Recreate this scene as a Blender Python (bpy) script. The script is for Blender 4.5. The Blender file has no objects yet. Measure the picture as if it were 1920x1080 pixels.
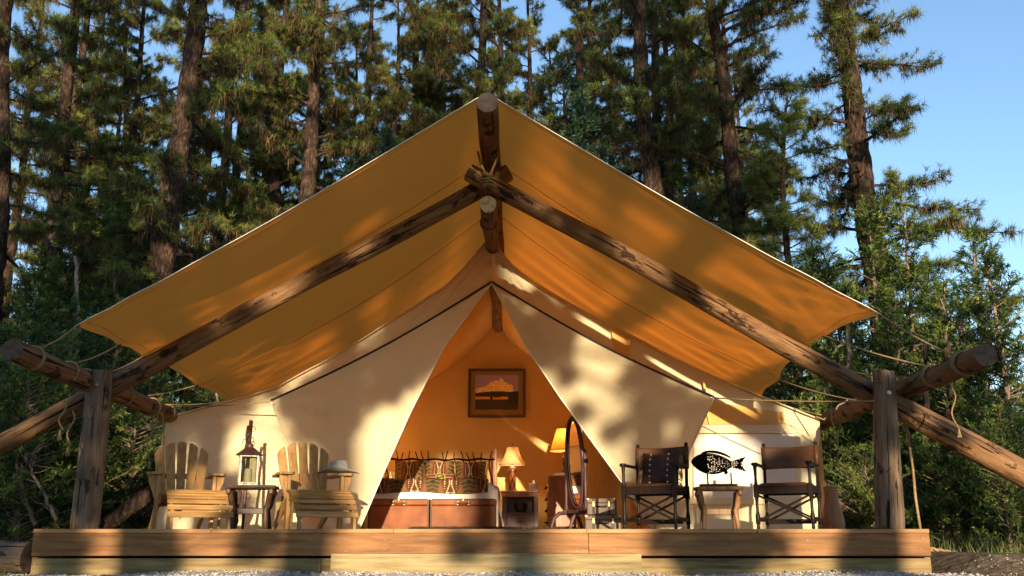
import bpy, math, random
import numpy as np
from mathutils import Vector, Matrix, Euler, noise as mnoise

# ------------------------------------------------------------------ camera, sky, sun, exposure
SC = bpy.context.scene
COL = SC.collection
F, TILT, CZ = 1800.0, math.radians(14.66), 0.35
ct, st = math.cos(TILT), math.sin(TILT)
cam_d = bpy.data.cameras.new('camera')
cam_d.sensor_width = 36.0
cam_d.lens = 36.0 * F / 1920.0
cam_d.clip_start, cam_d.clip_end = 0.05, 2000
cam = bpy.data.objects.new('camera', cam_d)
cam.location = (0, 0, CZ)
cam.rotation_euler = (math.pi / 2 + TILT, 0, 0)
COL.objects.link(cam)
SC.camera = cam

SUN_EL, SUN_AZ = math.radians(8.5), math.radians(5.0)     # low evening sun behind the camera, to the right
to_sun = Vector((math.sin(SUN_AZ) * math.cos(SUN_EL), -math.cos(SUN_AZ) * math.cos(SUN_EL), math.sin(SUN_EL)))
world = bpy.data.worlds.new('World')
SC.world = world
world.use_nodes = True
wn = world.node_tree
wn.nodes.clear()
sky = wn.nodes.new('ShaderNodeTexSky')
sky.sky_type = 'NISHITA'
sky.sun_disc = False
sky.sun_elevation = SUN_EL
sky.sun_rotation = math.atan2(to_sun.x, to_sun.y)
sky.altitude = 1000
sky.ozone_density = 2.0
sky.air_density = 1.0
sky.dust_density = 0.1
bg = wn.nodes.new('ShaderNodeBackground')
bg.inputs['Strength'].default_value = 0.13
wo = wn.nodes.new('ShaderNodeOutputWorld')
wn.links.new(sky.outputs[0], bg.inputs[0])
wn.links.new(bg.outputs[0], wo.inputs[0])
sun_d = bpy.data.lights.new('sun', 'SUN')
sun_d.energy = 3.8
sun_d.angle = math.radians(0.5)
sun_d.color = (1.0, 0.81, 0.56)
sun = bpy.data.objects.new('sun', sun_d)
sun.rotation_euler = (-to_sun).to_track_quat('-Z', 'Y').to_euler()
sun.location = to_sun * 60
COL.objects.link(sun)
SC.view_settings.view_transform = 'Standard'
SC.view_settings.look = 'None'
SC.view_settings.gamma = 1
SC.view_settings.use_curve_mapping = False
SC.view_settings.exposure = 1.4
SC.cycles.max_bounces = 10
SC.cycles.diffuse_bounces = 5
SC.cycles.transmission_bounces = 8
SC.cycles.transparent_max_bounces = 8
SC.cycles.use_denoising = True

SHADE = True
FILL_LAMP, LAMP1, LAMP2 = 190.0, 9.0, 13.0
RN = random.Random(11)
PI = math.pi
DZ = 0.45            # deck height above the ground
RX = -0.27           # x of the tent's ridge


def at(px, py, Y):
    """photo pixel -> point of the plane at depth Y"""
    u, v = px - 960.0, 540.0 - py
    s = Y / (F * ct - v * st)
    return Vector((u * s, Y, CZ + (F * st + v * ct) * s))


def xat(px, Y, z):
    return (px - 960.0) / F * (Y * ct + (z - CZ) * st)


# ------------------------------------------------------------------ objects, tags, meshes
def tag(o, label=None, cat=None, group=None, kind=None):
    if label: o['label'] = label
    if cat: o['category'] = cat
    if group: o['group'] = group
    if kind: o['kind'] = kind
    return o


def thing(name, label, cat, loc=(0, 0, 0), rotz=0.0, group=None):
    o = bpy.data.objects.new(name, None)
    o.empty_display_size = 0.1
    o.location = loc
    o.rotation_euler = (0, 0, rotz)
    COL.objects.link(o)
    return tag(o, label, cat, group)


def dup(root, loc=None, rotz=None, scale=None, label=None):
    r = root.copy(); COL.objects.link(r)
    if loc is not None: r.location = loc
    if rotz is not None: r.rotation_euler[2] = rotz
    if scale is not None: r.scale = (scale,) * 3 if not hasattr(scale, '__len__') else scale
    if label: r['label'] = label
    for ch in root.children:
        c = ch.copy(); COL.objects.link(c); c.parent = r
        for g in ch.children:
            d = g.copy(); COL.objects.link(d); d.parent = c
    return r


class MB:
    """collects simple shapes and links them as ONE mesh object"""
    def __init__(s):
        s.v, s.f, s.mi, s.col = [], [], [], []

    def add(s, vs, fs, M=None, mi=0, col=None):
        b = len(s.v)
        for p in vs:
            p = Vector(p)
            s.v.append(M @ p if M is not None else p)
        for k, f in enumerate(fs):
            s.f.append(tuple(b + i for i in f))
            s.mi.append(mi)
            s.col.append(col[k] if isinstance(col, list) else (col or (1, 1, 1)))
        return s

    def box(s, c, d, M=None, ch=0.004, mi=0):
        hx, hy, hz = d[0] / 2, d[1] / 2, d[2] / 2
        ch = min(ch, hx * .6, hy * .6, hz * .6)
        vs, idx = [], {}
        for sx in (-1, 1):
            for sy in (-1, 1):
                for sz in (-1, 1):
                    for a in range(3):
                        p = [hx - ch, hy - ch, hz - ch]
                        p[a] = (hx, hy, hz)[a]
                        idx[(sx, sy, sz, a)] = len(vs)
                        vs.append((c[0] + sx * p[0], c[1] + sy * p[1], c[2] + sz * p[2]))
        fs = []
        for a in range(3):
            b_, c_ = (a + 1) % 3, (a + 2) % 3
            for sg in (-1, 1):
                q = []
                for (i, j) in ((-1, -1), (1, -1), (1, 1), (-1, 1)):
                    k = [0, 0, 0]; k[a] = sg; k[b_] = i; k[c_] = j
                    q.append(idx[(k[0], k[1], k[2], a)])
                fs.append(q if sg > 0 else q[::-1])
        for a in range(3):           # edges running along axis a
            b_, c_ = (a + 1) % 3, (a + 2) % 3
            for i in (-1, 1):
                for j in (-1, 1):
                    k0 = [0, 0, 0]; k0[a] = -1; k0[b_] = i; k0[c_] = j
                    k1 = list(k0); k1[a] = 1
                    q = [idx[tuple(k0) + (b_,)], idx[tuple(k1) + (b_,)], idx[tuple(k1) + (c_,)], idx[tuple(k0) + (c_,)]]
                    fs.append(q if i * j < 0 else q[::-1])
        for sx in (-1, 1):
            for sy in (-1, 1):
                for sz in (-1, 1):
                    q = [idx[(sx, sy, sz, a)] for a in range(3)]
                    fs.append(q if sx * sy * sz > 0 else q[::-1])
        return s.add(vs, fs, M, mi)

    def beam(s, p, q, w, h, up=(0, 0, 1), ch=0.004, mi=0):
        """box from p to q, w wide, h high"""
        p, q = Vector(p), Vector(q)
        z = (q - p); L = z.length; z.normalize()
        u = Vector(up)
        x = u.cross(z)
        if x.length < 1e-4: x = Vector((1, 0, 0)).cross(z)
        x.normalize(); y = z.cross(x)
        M = Matrix((x, y, z)).transposed().to_4x4()
        M.translation = (p + q) / 2
        return s.box((0, 0, 0), (w, h, L), M, ch, mi)

    def tube(s, pts, r, n=8, caps=True, M=None, mi=0, squash=1.0):
        pts = [Vector(p) for p in pts]
        rr = r if hasattr(r, '__len__') else [r] * len(pts)
        vs, fs = [], []
        x = None
        for i, p in enumerate(pts):
            t = (pts[min(i + 1, len(pts) - 1)] - pts[max(i - 1, 0)])
            if t.length < 1e-9: t = Vector((0, 0, 1))
            t.normalize()
            if x is None:
                x = t.orthogonal().normalized()
            else:
                x = x - t * x.dot(t)
                x = x.normalized() if x.length > 1e-6 else t.orthogonal().normalized()
            y = t.cross(x)
            for k in range(n):
                a = 2 * PI * k / n
                vs.append(p + (x * math.cos(a) + y * math.sin(a) * squash) * rr[i])
        for i in range(len(pts) - 1):
            for k in range(n):
                k2 = (k + 1) % n
                fs.append((i * n + k, i * n + k2, (i + 1) * n + k2, (i + 1) * n + k))
        if caps:
            fs.append(tuple(range(n))[::-1])
            fs.append(tuple((len(pts) - 1) * n + k for k in range(n)))
        return s.add(vs, fs, M, mi)

    def lathe(s, prof, n=20, M=None, mi=0):
        vs, fs = [], []
        for (r, z) in prof:
            for k in range(n):
                a = 2 * PI * k / n
                vs.append((r * math.cos(a), r * math.sin(a), z))
        for i in range(len(prof) - 1):
            for k in range(n):
                k2 = (k + 1) % n
                fs.append((i * n + k, i * n + k2, (i + 1) * n + k2, (i + 1) * n + k))
        fs.append(tuple(range(n))[::-1])
        fs.append(tuple((len(prof) - 1) * n + k for k in range(n)))
        return s.add(vs, fs, M, mi)

    def prism(s, out, y0, y1, M=None, mi=0):
        """outline in x,z pushed from y0 to y1"""
        n = len(out)
        vs = [(x, y0, z) for x, z in out] + [(x, y1, z) for x, z in out]
        fs = [tuple(range(n)), tuple(range(n, 2 * n))[::-1]]
        for i in range(n):
            j = (i + 1) % n
            fs.append((j, i, i + n, j + n))
        return s.add(vs, fs, M, mi)

    def grid(s, fn, nu, nv, M=None, mi=0, colfn=None):
        vs = [fn(i / nu, j / nv) for j in range(nv + 1) for i in range(nu + 1)]
        fs, cols = [], []
        for j in range(nv):
            for i in range(nu):
                a = j * (nu + 1) + i
                fs.append((a, a + 1, a + nu + 2, a + nu + 1))
                if colfn: cols.append(colfn((i + .5) / nu, (j + .5) / nv))
        return s.add(vs, fs, M, mi, cols if colfn else None)

    def mesh(s, name, mats, smooth=False, off=None, color=False):
        me = bpy.data.meshes.new(name)
        vs = [(v - off) if off is not None else v for v in s.v]
        me.from_pydata([tuple(v) for v in vs], [], s.f)
        for m in (mats if isinstance(mats, (list, tuple)) else [mats]):
            me.materials.append(m)
        if any(s.mi): me.polygons.foreach_set('material_index', s.mi)
        if smooth: me.polygons.foreach_set('use_smooth', [True] * len(s.f))
        if color:
            at_ = me.color_attributes.new('Col', 'FLOAT_COLOR', 'CORNER')
            buf = []
            for f, c in zip(s.f, s.col): buf += [c[0], c[1], c[2], 1.0] * len(f)
            at_.data.foreach_set('color', buf)
        me.update()
        return me

    def part(s, name, mat, parent, smooth=False, world=False, label=None, color=False, kind=None, ang=None):
        off = None
        if world:
            off = parent.location.copy()
            if parent.parent: off += parent.parent.location
        me = s.mesh(name, mat, smooth or ang is not None, off, color)
        if ang is not None: me.set_sharp_from_angle(angle=ang)
        o = bpy.data.objects.new(name, me)
        COL.objects.link(o)
        o.parent = parent
        return tag(o, label, None, None, kind)

    def top(s, name, mat, label, cat, loc=None, smooth=False, group=None, kind=None, ang=None, color=False):
        """a thing that is a single mesh; vertices in world space, origin moved to loc"""
        off = Vector(loc) if loc is not None else None
        me = s.mesh(name, mat, smooth or ang is not None, off, color)
        if ang is not None: me.set_sharp_from_angle(angle=ang)
        o = bpy.data.objects.new(name, me)
        if off is not None: o.location = off
        COL.objects.link(o)
        return tag(o, label, cat, group, kind)


class NM:
    """numpy triangles, for foliage and limbs"""
    def __init__(s):
        s.V, s.T, s.tone, s.n = [], [], [], 0

    def add(s, V, T, tone=None):
        V = np.asarray(V, np.float32).reshape(-1, 3)
        s.V.append(V)
        s.T.append(np.asarray(T, np.int32).reshape(-1, 3) + s.n)
        s.tone.append(np.zeros(len(V), np.float32) if tone is None else np.asarray(tone, np.float32))
        s.n += len(V)

    def tube(s, P, R, n=6):
        P = np.asarray(P, float); R = np.asarray(R, float)
        T = np.gradient(P, axis=0)
        T /= np.linalg.norm(T, axis=1)[:, None] + 1e-9
        ref = np.array([0.31, 0.87, 0.38]) if abs(T[0] @ np.array([.31, .87, .38])) < .9 else np.array([1., 0, 0])
        X = np.cross(T, ref); X /= np.linalg.norm(X, axis=1)[:, None] + 1e-9
        Y = np.cross(T, X)
        a = np.linspace(0, 2 * PI, n, endpoint=False)
        V = P[:, None, :] + R[:, None, None] * (np.cos(a)[None, :, None] * X[:, None, :] + np.sin(a)[None, :, None] * Y[:, None, :])
        k = len(P)
        i = np.arange(k - 1)[:, None] * n
        j = np.arange(n)[None, :]; j2 = (j + 1) % n
        A, B, C_, D = i + j, i + j2, i + n + j2, i + n + j
        s.add(V, np.concatenate([np.stack([A, B, C_], -1).reshape(-1, 3), np.stack([A, C_, D], -1).reshape(-1, 3)]))

    def sticks(s, P, Q, r0, r1):
        P = np.asarray(P, float); Q = np.asarray(Q, float); N = len(P)
        if N == 0: return
        T = Q - P; T /= np.linalg.norm(T, axis=1)[:, None] + 1e-9
        X = np.cross(T, np.array([.31, .87, .38])); X /= np.linalg.norm(X, axis=1)[:, None] + 1e-9
        Y = np.cross(T, X)
        V = np.zeros((N, 6, 3))
        for k in range(3):
            d = math.cos(2 * PI * k / 3) * X + math.sin(2 * PI * k / 3) * Y
            V[:, k] = P + d * r0; V[:, 3 + k] = Q + d * r1
        t = np.array([[0, 1, 4], [0, 4, 3], [1, 2, 5], [1, 5, 4], [2, 0, 3], [2, 3, 5]])
        s.add(V, (np.arange(N) * 6)[:, None, None] + t[None])

    def blades(s, base, direc, length, width, tone, rng):
        """one thin triangle per row, from base along direc"""
        N = len(base)
        if N == 0: return
        d = direc / (np.linalg.norm(direc, axis=1)[:, None] + 1e-9)
        w = np.cross(d, rng.normal(size=(N, 3))); w /= np.linalg.norm(w, axis=1)[:, None] + 1e-9
        L = np.broadcast_to(np.asarray(length, float), (N,))[:, None]
        W = np.broadcast_to(np.asarray(width, float), (N,))[:, None] * .5
        V = np.stack([base - w * W, base + w * W, base + d * L], 1)
        s.add(V, np.arange(N * 3).reshape(N, 3), np.repeat(tone, 3))

    def mesh(s, name, mat, smooth=False):
        V = np.concatenate(s.V); T = np.concatenate(s.T); tone = np.concatenate(s.tone)
        me = bpy.data.meshes.new(name)
        me.vertices.add(len(V)); me.vertices.foreach_set('co', V.ravel())
        me.loops.add(len(T) * 3); me.loops.foreach_set('vertex_index', T.ravel().astype(np.int32))
        me.polygons.add(len(T)); me.polygons.foreach_set('loop_start', np.arange(0, len(T) * 3, 3, dtype=np.int32))
        if smooth: me.polygons.foreach_set('use_smooth', np.ones(len(T), bool))
        a = me.attributes.new('tone', 'FLOAT', 'POINT'); a.data.foreach_set('value', tone)
        me.materials.append(mat)
        me.update(calc_edges=True)
        return me


def obj(name, me, parent=None):
    o = bpy.data.objects.new(name, me); COL.objects.link(o)
    if parent: o.parent = parent
    return o


# ------------------------------------------------------------------ materials
def nt(name):
    m = bpy.data.materials.new(name)
    m.use_nodes = True
    t = m.node_tree; t.nodes.clear()
    out = t.nodes.new('ShaderNodeOutputMaterial')
    return m, t, out


def N(t, typ, **kw):
    n = t.nodes.new(typ)
    for k, v in kw.items():
        if k.startswith('i_'):
            n.inputs[k[2:].replace('_', ' ')].default_value = v
        else:
            setattr(n, k, v)
    return n


def ramp(t, fac, cols, lo=.3, hi=.7):
    r = t.nodes.new('ShaderNodeValToRGB')
    e = r.color_ramp.elements
    while len(e) < len(cols): e.new(0.5)
    for i, c in enumerate(cols):
        e[i].position = lo + (hi - lo) * i / max(1, len(cols) - 1)
        e[i].color = (c[0], c[1], c[2], 1)
    t.links.new(fac, r.inputs[0])
    return r


def mat(name, cols, scale=6, stretch=(1, 1, 1), rough=.6, bump=.2, bscale=None, bdist=.01, metal=0.0, spec=.4,
        trans=0.0, tcol=None, rand=0.0, detail=5, blotch=0.0, lo=.3, hi=.7, coat=0.0, weave=0.0, dirt=None):
    m, t, out = nt(name)
    L = t.links.new
    tc = N(t, 'ShaderNodeTexCoord')
    mp = N(t, 'ShaderNodeMapping'); mp.inputs['Scale'].default_value = stretch
    L(tc.outputs['Object'], mp.inputs[0])
    oi = N(t, 'ShaderNodeObjectInfo')
    if rand:
        ad = N(t, 'ShaderNodeVectorMath', operation='ADD')
        ml = N(t, 'ShaderNodeMath', operation='MULTIPLY'); ml.inputs[1].default_value = 37.0
        L(oi.outputs['Random'], ml.inputs[0]); L(mp.outputs[0], ad.inputs[0]); L(ml.outputs[0], ad.inputs[1])
        vec = ad.outputs[0]
    else:
        vec = mp.outputs[0]
    n1 = N(t, 'ShaderNodeTexNoise'); n1.inputs['Scale'].default_value = scale; n1.inputs['Detail'].default_value = detail
    n1.inputs['Roughness'].default_value = .6
    L(vec, n1.inputs['Vector'])
    cr = ramp(t, n1.outputs[0], cols, lo, hi)
    c = cr.outputs[0]
    if blotch:
        n2 = N(t, 'ShaderNodeTexNoise'); n2.inputs['Scale'].default_value = 1.7; n2.inputs['Detail'].default_value = 3
        L(tc.outputs['Object'], n2.inputs['Vector'])
        mr = N(t, 'ShaderNodeMapRange'); mr.inputs[1].default_value = .3; mr.inputs[2].default_value = .7
        mr.inputs[3].default_value = 1 - blotch; mr.inputs[4].default_value = 1 + blotch * .6
        L(n2.outputs[0], mr.inputs[0])
        hv = N(t, 'ShaderNodeHueSaturation'); L(c, hv.inputs['Color']); L(mr.outputs[0], hv.inputs['Value'])
        c = hv.outputs[0]
    if dirt:                    # darker knots and stains of their own shape
        n4 = N(t, 'ShaderNodeTexNoise'); n4.inputs['Scale'].default_value = dirt[0]; n4.inputs['Detail'].default_value = 4
        L(vec, n4.inputs['Vector'])
        r4 = N(t, 'ShaderNodeMapRange'); r4.inputs[1].default_value = dirt[1]; r4.inputs[2].default_value = dirt[1] + .07
        L(n4.outputs[0], r4.inputs[0])
        mx = N(t, 'ShaderNodeMixRGB'); mx.inputs[2].default_value = (*dirt[2], 1)
        L(r4.outputs[0], mx.inputs[0]); L(c, mx.inputs[1]); c = mx.outputs[0]
    if rand:
        mr = N(t, 'ShaderNodeMapRange'); mr.inputs[3].default_value = 1 - rand; mr.inputs[4].default_value = 1 + rand
        L(oi.outputs['Random'], mr.inputs[0])
        hv = N(t, 'ShaderNodeHueSaturation'); L(c, hv.inputs['Color']); L(mr.outputs[0], hv.inputs['Value'])
        c = hv.outputs[0]
    b = N(t, 'ShaderNodeBsdfPrincipled')
    b.inputs['Roughness'].default_value = rough
    b.inputs['Metallic'].default_value = metal
    b.inputs['Specular IOR Level'].default_value = spec
    b.inputs['Coat Weight'].default_value = coat
    L(c, b.inputs['Base Color'])
    nrm = None
    if bump:
        n3 = N(t, 'ShaderNodeTexNoise'); n3.inputs['Scale'].default_value = bscale or scale * 2; n3.inputs['Detail'].default_value = 6
        L(vec, n3.inputs['Vector'])
        bp = N(t, 'ShaderNodeBump'); bp.inputs['Strength'].default_value = bump; bp.inputs['Distance'].default_value = bdist
        L(n3.outputs[0], bp.inputs['Height'])
        nrm = bp
        L(bp.outputs[0], b.inputs['Normal'])
    sh = b.outputs[0]
    if trans:
        tr = N(t, 'ShaderNodeBsdfTranslucent')
        tr.inputs[0].default_value = (*(tcol or cols[-1]), 1)
        if nrm: L(nrm.outputs[0], tr.inputs['Normal'])
        mx = N(t, 'ShaderNodeMixShader'); mx.inputs[0].default_value = trans
        L(sh, mx.inputs[1]); L(tr.outputs[0], mx.inputs[2]); sh = mx.outputs[0]
    L(sh, out.inputs[0])
    return m


def leaf_mat(name, cols, trans=.3, tcol=(.10, .14, .02), rough=.55, rand=.25):
    m, t, out = nt(name); L = t.links.new
    a = N(t, 'ShaderNodeAttribute', attribute_name='tone')
    cr = ramp(t, a.outputs['Fac'], cols, 0, 1)
    oi = N(t, 'ShaderNodeObjectInfo')
    mr = N(t, 'ShaderNodeMapRange'); mr.inputs[3].default_value = 1 - rand; mr.inputs[4].default_value = 1 + rand
    L(oi.outputs['Random'], mr.inputs[0])
    hv = N(t, 'ShaderNodeHueSaturation'); L(cr.outputs[0], hv.inputs['Color']); L(mr.outputs[0], hv.inputs['Value'])
    b = N(t, 'ShaderNodeBsdfPrincipled'); b.inputs['Roughness'].default_value = rough
    b.inputs['Specular IOR Level'].default_value = .25
    L(hv.outputs[0], b.inputs['Base Color'])
    tr = N(t, 'ShaderNodeBsdfTranslucent'); L(hv.outputs[0], tr.inputs[0])
    mx = N(t, 'ShaderNodeMixShader'); mx.inputs[0].default_value = trans
    L(b.outputs[0], mx.inputs[1]); L(tr.outputs[0], mx.inputs[2]); L(mx.outputs[0], out.inputs[0])
    return m


def col_mat(name, rough=.85, bump=.15, scale=220, spec=.2):
    m, t, out = nt(name); L = t.links.new
    a = N(t, 'ShaderNodeAttribute', attribute_name='Col')
    b = N(t, 'ShaderNodeBsdfPrincipled'); b.inputs['Roughness'].default_value = rough
    b.inputs['Specular IOR Level'].default_value = spec
    L(a.outputs['Color'], b.inputs['Base Color'])
    tc = N(t, 'ShaderNodeTexCoord')
    n = N(t, 'ShaderNodeTexNoise'); n.inputs['Scale'].default_value = scale
    L(tc.outputs['Object'], n.inputs['Vector'])
    bp = N(t, 'ShaderNodeBump'); bp.inputs['Strength'].default_value = bump; bp.inputs['Distance'].default_value = .004
    L(n.outputs[0], bp.inputs['Height']); L(bp.outputs[0], b.inputs['Normal'])
    L(b.outputs[0], out.inputs[0])
    return m


def glass_mat(name, tint=(.9, .95, .92), mixf=.02):
    m, t, out = nt(name); L = t.links.new
    g = N(t, 'ShaderNodeBsdfGlossy'); g.inputs['Roughness'].default_value = .05
    tr = N(t, 'ShaderNodeBsdfTransparent'); tr.inputs[0].default_value = (*tint, 1)
    fr = N(t, 'ShaderNodeFresnel'); fr.inputs[0].default_value = 1.5
    mx = N(t, 'ShaderNodeMixShader')
    ad = N(t, 'ShaderNodeMath', operation='ADD'); ad.inputs[1].default_value = mixf
    L(fr.outputs[0], ad.inputs[0]); L(ad.outputs[0], mx.inputs[0])
    L(tr.outputs[0], mx.inputs[1]); L(g.outputs[0], mx.inputs[2]); L(mx.outputs[0], out.inputs[0])
    return m


def ring_mat(name, c0, c1, dirt=(.1, .06, .03)):
    """sawn log end: growth rings about local z, radial cracks"""
    m, t, out = nt(name); L = t.links.new
    tc = N(t, 'ShaderNodeTexCoord')
    w = N(t, 'ShaderNodeTexWave', wave_type='RINGS', rings_direction='Z')
    w.inputs['Scale'].default_value = 38; w.inputs['Distortion'].default_value = 1.2
    L(tc.outputs['Object'], w.inputs['Vector'])
    cr = ramp(t, w.outputs['Fac'], [c0, c1], .1, .9)
    n = N(t, 'ShaderNodeTexNoise'); n.inputs['Scale'].default_value = 14; n.inputs['Detail'].default_value = 6
    L(tc.outputs['Object'], n.inputs['Vector'])
    r2 = ramp(t, n.outputs[0], [dirt, (1, 1, 1)], .32, .52)
    mx = N(t, 'ShaderNodeMixRGB', blend_type='MULTIPLY'); mx.inputs[0].default_value = .8
    L(cr.outputs[0], mx.inputs[1]); L(r2.outputs[0], mx.inputs[2])
    b = N(t, 'ShaderNodeBsdfPrincipled'); b.inputs['Roughness'].default_value = .8
    L(mx.outputs[0], b.inputs['Base Color']); L(b.outputs[0], out.inputs[0])
    return m


def log_mat(name, light, mid, dark, bark, patch=.54, crack=.62):
    """peeled log: long grain, leftover bark patches, knots and drying cracks (local z along the log)"""
    m, t, out = nt(name); L = t.links.new
    tc = N(t, 'ShaderNodeTexCoord'); oi = N(t, 'ShaderNodeObjectInfo')
    ml = N(t, 'ShaderNodeMath', operation='MULTIPLY'); ml.inputs[1].default_value = 37.0
    L(oi.outputs['Random'], ml.inputs[0])
    ad = N(t, 'ShaderNodeVectorMath', operation='ADD'); L(tc.outputs['Object'], ad.inputs[0]); L(ml.outputs[0], ad.inputs[1])
    def mp(sc):
        q = N(t, 'ShaderNodeMapping'); q.inputs['Scale'].default_value = sc; L(ad.outputs[0], q.inputs[0]); return q.outputs[0]
    def noise(sc, scale, det=6, ro=.6):
        q = N(t, 'ShaderNodeTexNoise'); q.inputs['Scale'].default_value = scale; q.inputs['Detail'].default_value = det; q.inputs['Roughness'].default_value = ro
        L(mp(sc), q.inputs['Vector']); return q.outputs[0]
    def thr(v, lo, hi, a=0., b=1.):
        q = N(t, 'ShaderNodeMapRange'); q.inputs[1].default_value = lo; q.inputs[2].default_value = hi; q.inputs[3].default_value = a; q.inputs[4].default_value = b
        L(v, q.inputs[0]); return q.outputs[0]
    def mix(f, a, col):
        q = N(t, 'ShaderNodeMixRGB'); L(f, q.inputs[0]); L(a, q.inputs[1]); q.inputs[2].default_value = (*col, 1); return q.outputs[0]
    grain = ramp(t, noise((1, 1, .10), 22, 8, .7), [dark, mid, light], .32, .68).outputs[0]
    big = noise((1, 1, .5), 3.2, 5)
    c = mix(thr(big, .40, .62, .0, .55), grain, mid)
    pt = noise((1, 1, .42), 6.5, 9, .68)
    pm = thr(pt, patch, patch + .035)
    c = mix(pm, c, bark)
    ck = thr(noise((1, 1, .035), 30, 3, .5), crack, crack + .03)
    c = mix(ck, c, (.010, .006, .004))
    vo = N(t, 'ShaderNodeTexVoronoi'); vo.inputs['Scale'].default_value = 2.6; L(mp((1, 1, .8)), vo.inputs['Vector'])
    kn = thr(vo.outputs['Distance'], .10, .17, 1, 0)
    c = mix(kn, c, (bark[0] * .8, bark[1] * .7, bark[2] * .7))
    b = N(t, 'ShaderNodeBsdfPrincipled'); b.inputs['Roughness'].default_value = .78; b.inputs['Specular IOR Level'].default_value = .2
    L(c, b.inputs['Base Color'])
    h1 = N(t, 'ShaderNodeMath', operation='MULTIPLY_ADD'); L(pm, h1.inputs[0]); h1.inputs[1].default_value = .5; L(noise((1, 1, .3), 24, 8), h1.inputs[2])
    h2 = N(t, 'ShaderNodeMath', operation='MULTIPLY_ADD'); L(ck, h2.inputs[0]); h2.inputs[1].default_value = -.9; L(h1.outputs[0], h2.inputs[2])
    h3 = N(t, 'ShaderNodeMath', operation='MULTIPLY_ADD'); L(kn, h3.inputs[0]); h3.inputs[1].default_value = .8; L(h2.outputs[0], h3.inputs[2])
    bp = N(t, 'ShaderNodeBump'); bp.inputs['Strength'].default_value = 1.0; bp.inputs['Distance'].default_value = .02
    L(h3.outputs[0], bp.inputs['Height']); L(bp.outputs[0], b.inputs['Normal'])
    L(b.outputs[0], out.inputs[0])
    return m


def woven_mat(name):
    m, t, out = nt(name); L = t.links.new
    tc = N(t, 'ShaderNodeTexCoord')
    hs = []
    for s in (1, -1):
        mp = N(t, 'ShaderNodeMapping'); mp.inputs['Rotation'].default_value = (0, s * math.radians(45), 0)
        L(tc.outputs['Object'], mp.inputs[0])
        w = N(t, 'ShaderNodeTexWave', bands_direction='X'); w.inputs['Scale'].default_value = 26; w.inputs['Distortion'].default_value = .3
        L(mp.outputs[0], w.inputs['Vector']); hs.append(w.outputs['Fac'])
    mu = N(t, 'ShaderNodeMath', operation='MULTIPLY'); L(hs[0], mu.inputs[0]); L(hs[1], mu.inputs[1])
    cr = ramp(t, mu.outputs[0], [(.05, .03, .022), (.38, .30, .22)], .1, .6)
    b = N(t, 'ShaderNodeBsdfPrincipled'); b.inputs['Roughness'].default_value = .45; b.inputs['Specular IOR Level'].default_value = .3
    bp = N(t, 'ShaderNodeBump'); bp.inputs['Strength'].default_value = .8; bp.inputs['Distance'].default_value = .003
    L(mu.outputs[0], bp.inputs['Height']); L(bp.outputs[0], b.inputs['Normal'])
    L(cr.outputs[0], b.inputs['Base Color']); L(b.outputs[0], out.inputs[0])
    return m


MT = {}
MT['canvas'] = mat('cream_canvas', [(.71, .605, .375), (.79, .695, .455)], 3, rough=.9, bump=.22, bscale=9, bdist=.02, spec=.15, trans=.28, tcol=(.75, .42, .14), blotch=.05)
MT['fly'] = mat('ochre_canvas', [(.54, .222, .068), (.59, .255, .082)], 2.5, rough=.9, bump=.12, bscale=5, bdist=.03, spec=.1, trans=.60, tcol=(.98, .285, .03), blotch=.08)
MT['liner'] = mat('warm_lit_canvas_inside', [(.72, .465, .165), (.78, .525, .195)], 2.5, rough=.9, bump=.2, bscale=7, bdist=.02, spec=.1, trans=.22, tcol=(.7, .36, .08), blotch=.06)  # cream canvas with the tent's warm inside light put into its colour
MT['hem'] = mat('white_hem', [(.74, .68, .55), (.8, .75, .62)], 20, rough=.9, bump=0, spec=.1)
MT['piping'] = mat('black_piping', [(.012, .010, .009), (.02, .018, .016)], 20, rough=.6, bump=0)
MT['screen'] = mat('window_vinyl', [(.72, .60, .50), (.80, .70, .60)], 2, rough=.45, bump=.3, bscale=5, bdist=.03, spec=.4, trans=.25, tcol=(.8, .6, .45))
MT['backlit'] = mat('backlit_canvas', [(.72, .40, .12), (.78, .46, .16)], 3, rough=.85, bump=.3, bscale=8, bdist=.02, spec=.1, trans=.3, tcol=(.85, .45, .1))  # orange of sun glowing through the canvas put into the cloth colour
MT['log'] = log_mat('peeled_log', (.30, .168, .076), (.18, .093, .040), (.07, .036, .018), (.042, .022, .012), .575)
MT['post'] = log_mat('weathered_post', (.25, .175, .115), (.155, .102, .066), (.07, .044, .028), (.048, .030, .020), .595, .60)
MT['cut'] = ring_mat('sawn_log_end', (.50, .34, .16), (.66, .48, .26))
MT['cutdark'] = ring_mat('old_log_end', (.075, .045, .028), (.15, .095, .06), (.12, .08, .06))
MT['cutold'] = ring_mat('weathered_log_end', (.035, .022, .015), (.075, .048, .032), (.2, .15, .1))
MT['deck'] = mat('stained_deck_board', [(.16, .070, .025), (.26, .122, .045), (.33, .165, .068)], 7, (.25, 3, 3), .7, .35, 22, .004, spec=.25, rand=.10, blotch=.18, dirt=(2.2, .70, (.10, .045, .018)))
MT['edge'] = mat('reddish_edge_board', [(.24, .115, .045), (.37, .19, .08), (.45, .25, .115)], 7, (.3, 3, 3), .7, .3, 22, .004, spec=.25, rand=.12, blotch=.15, dirt=(2.6, .66, (.26, .11, .04)))
MT['floor'] = mat('floor_board', [(.30, .16, .065), (.45, .27, .12), (.55, .35, .17)], 7, (3, .25, 3), .7, .3, 22, .004, spec=.25, rand=.22, blotch=.15)
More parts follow.
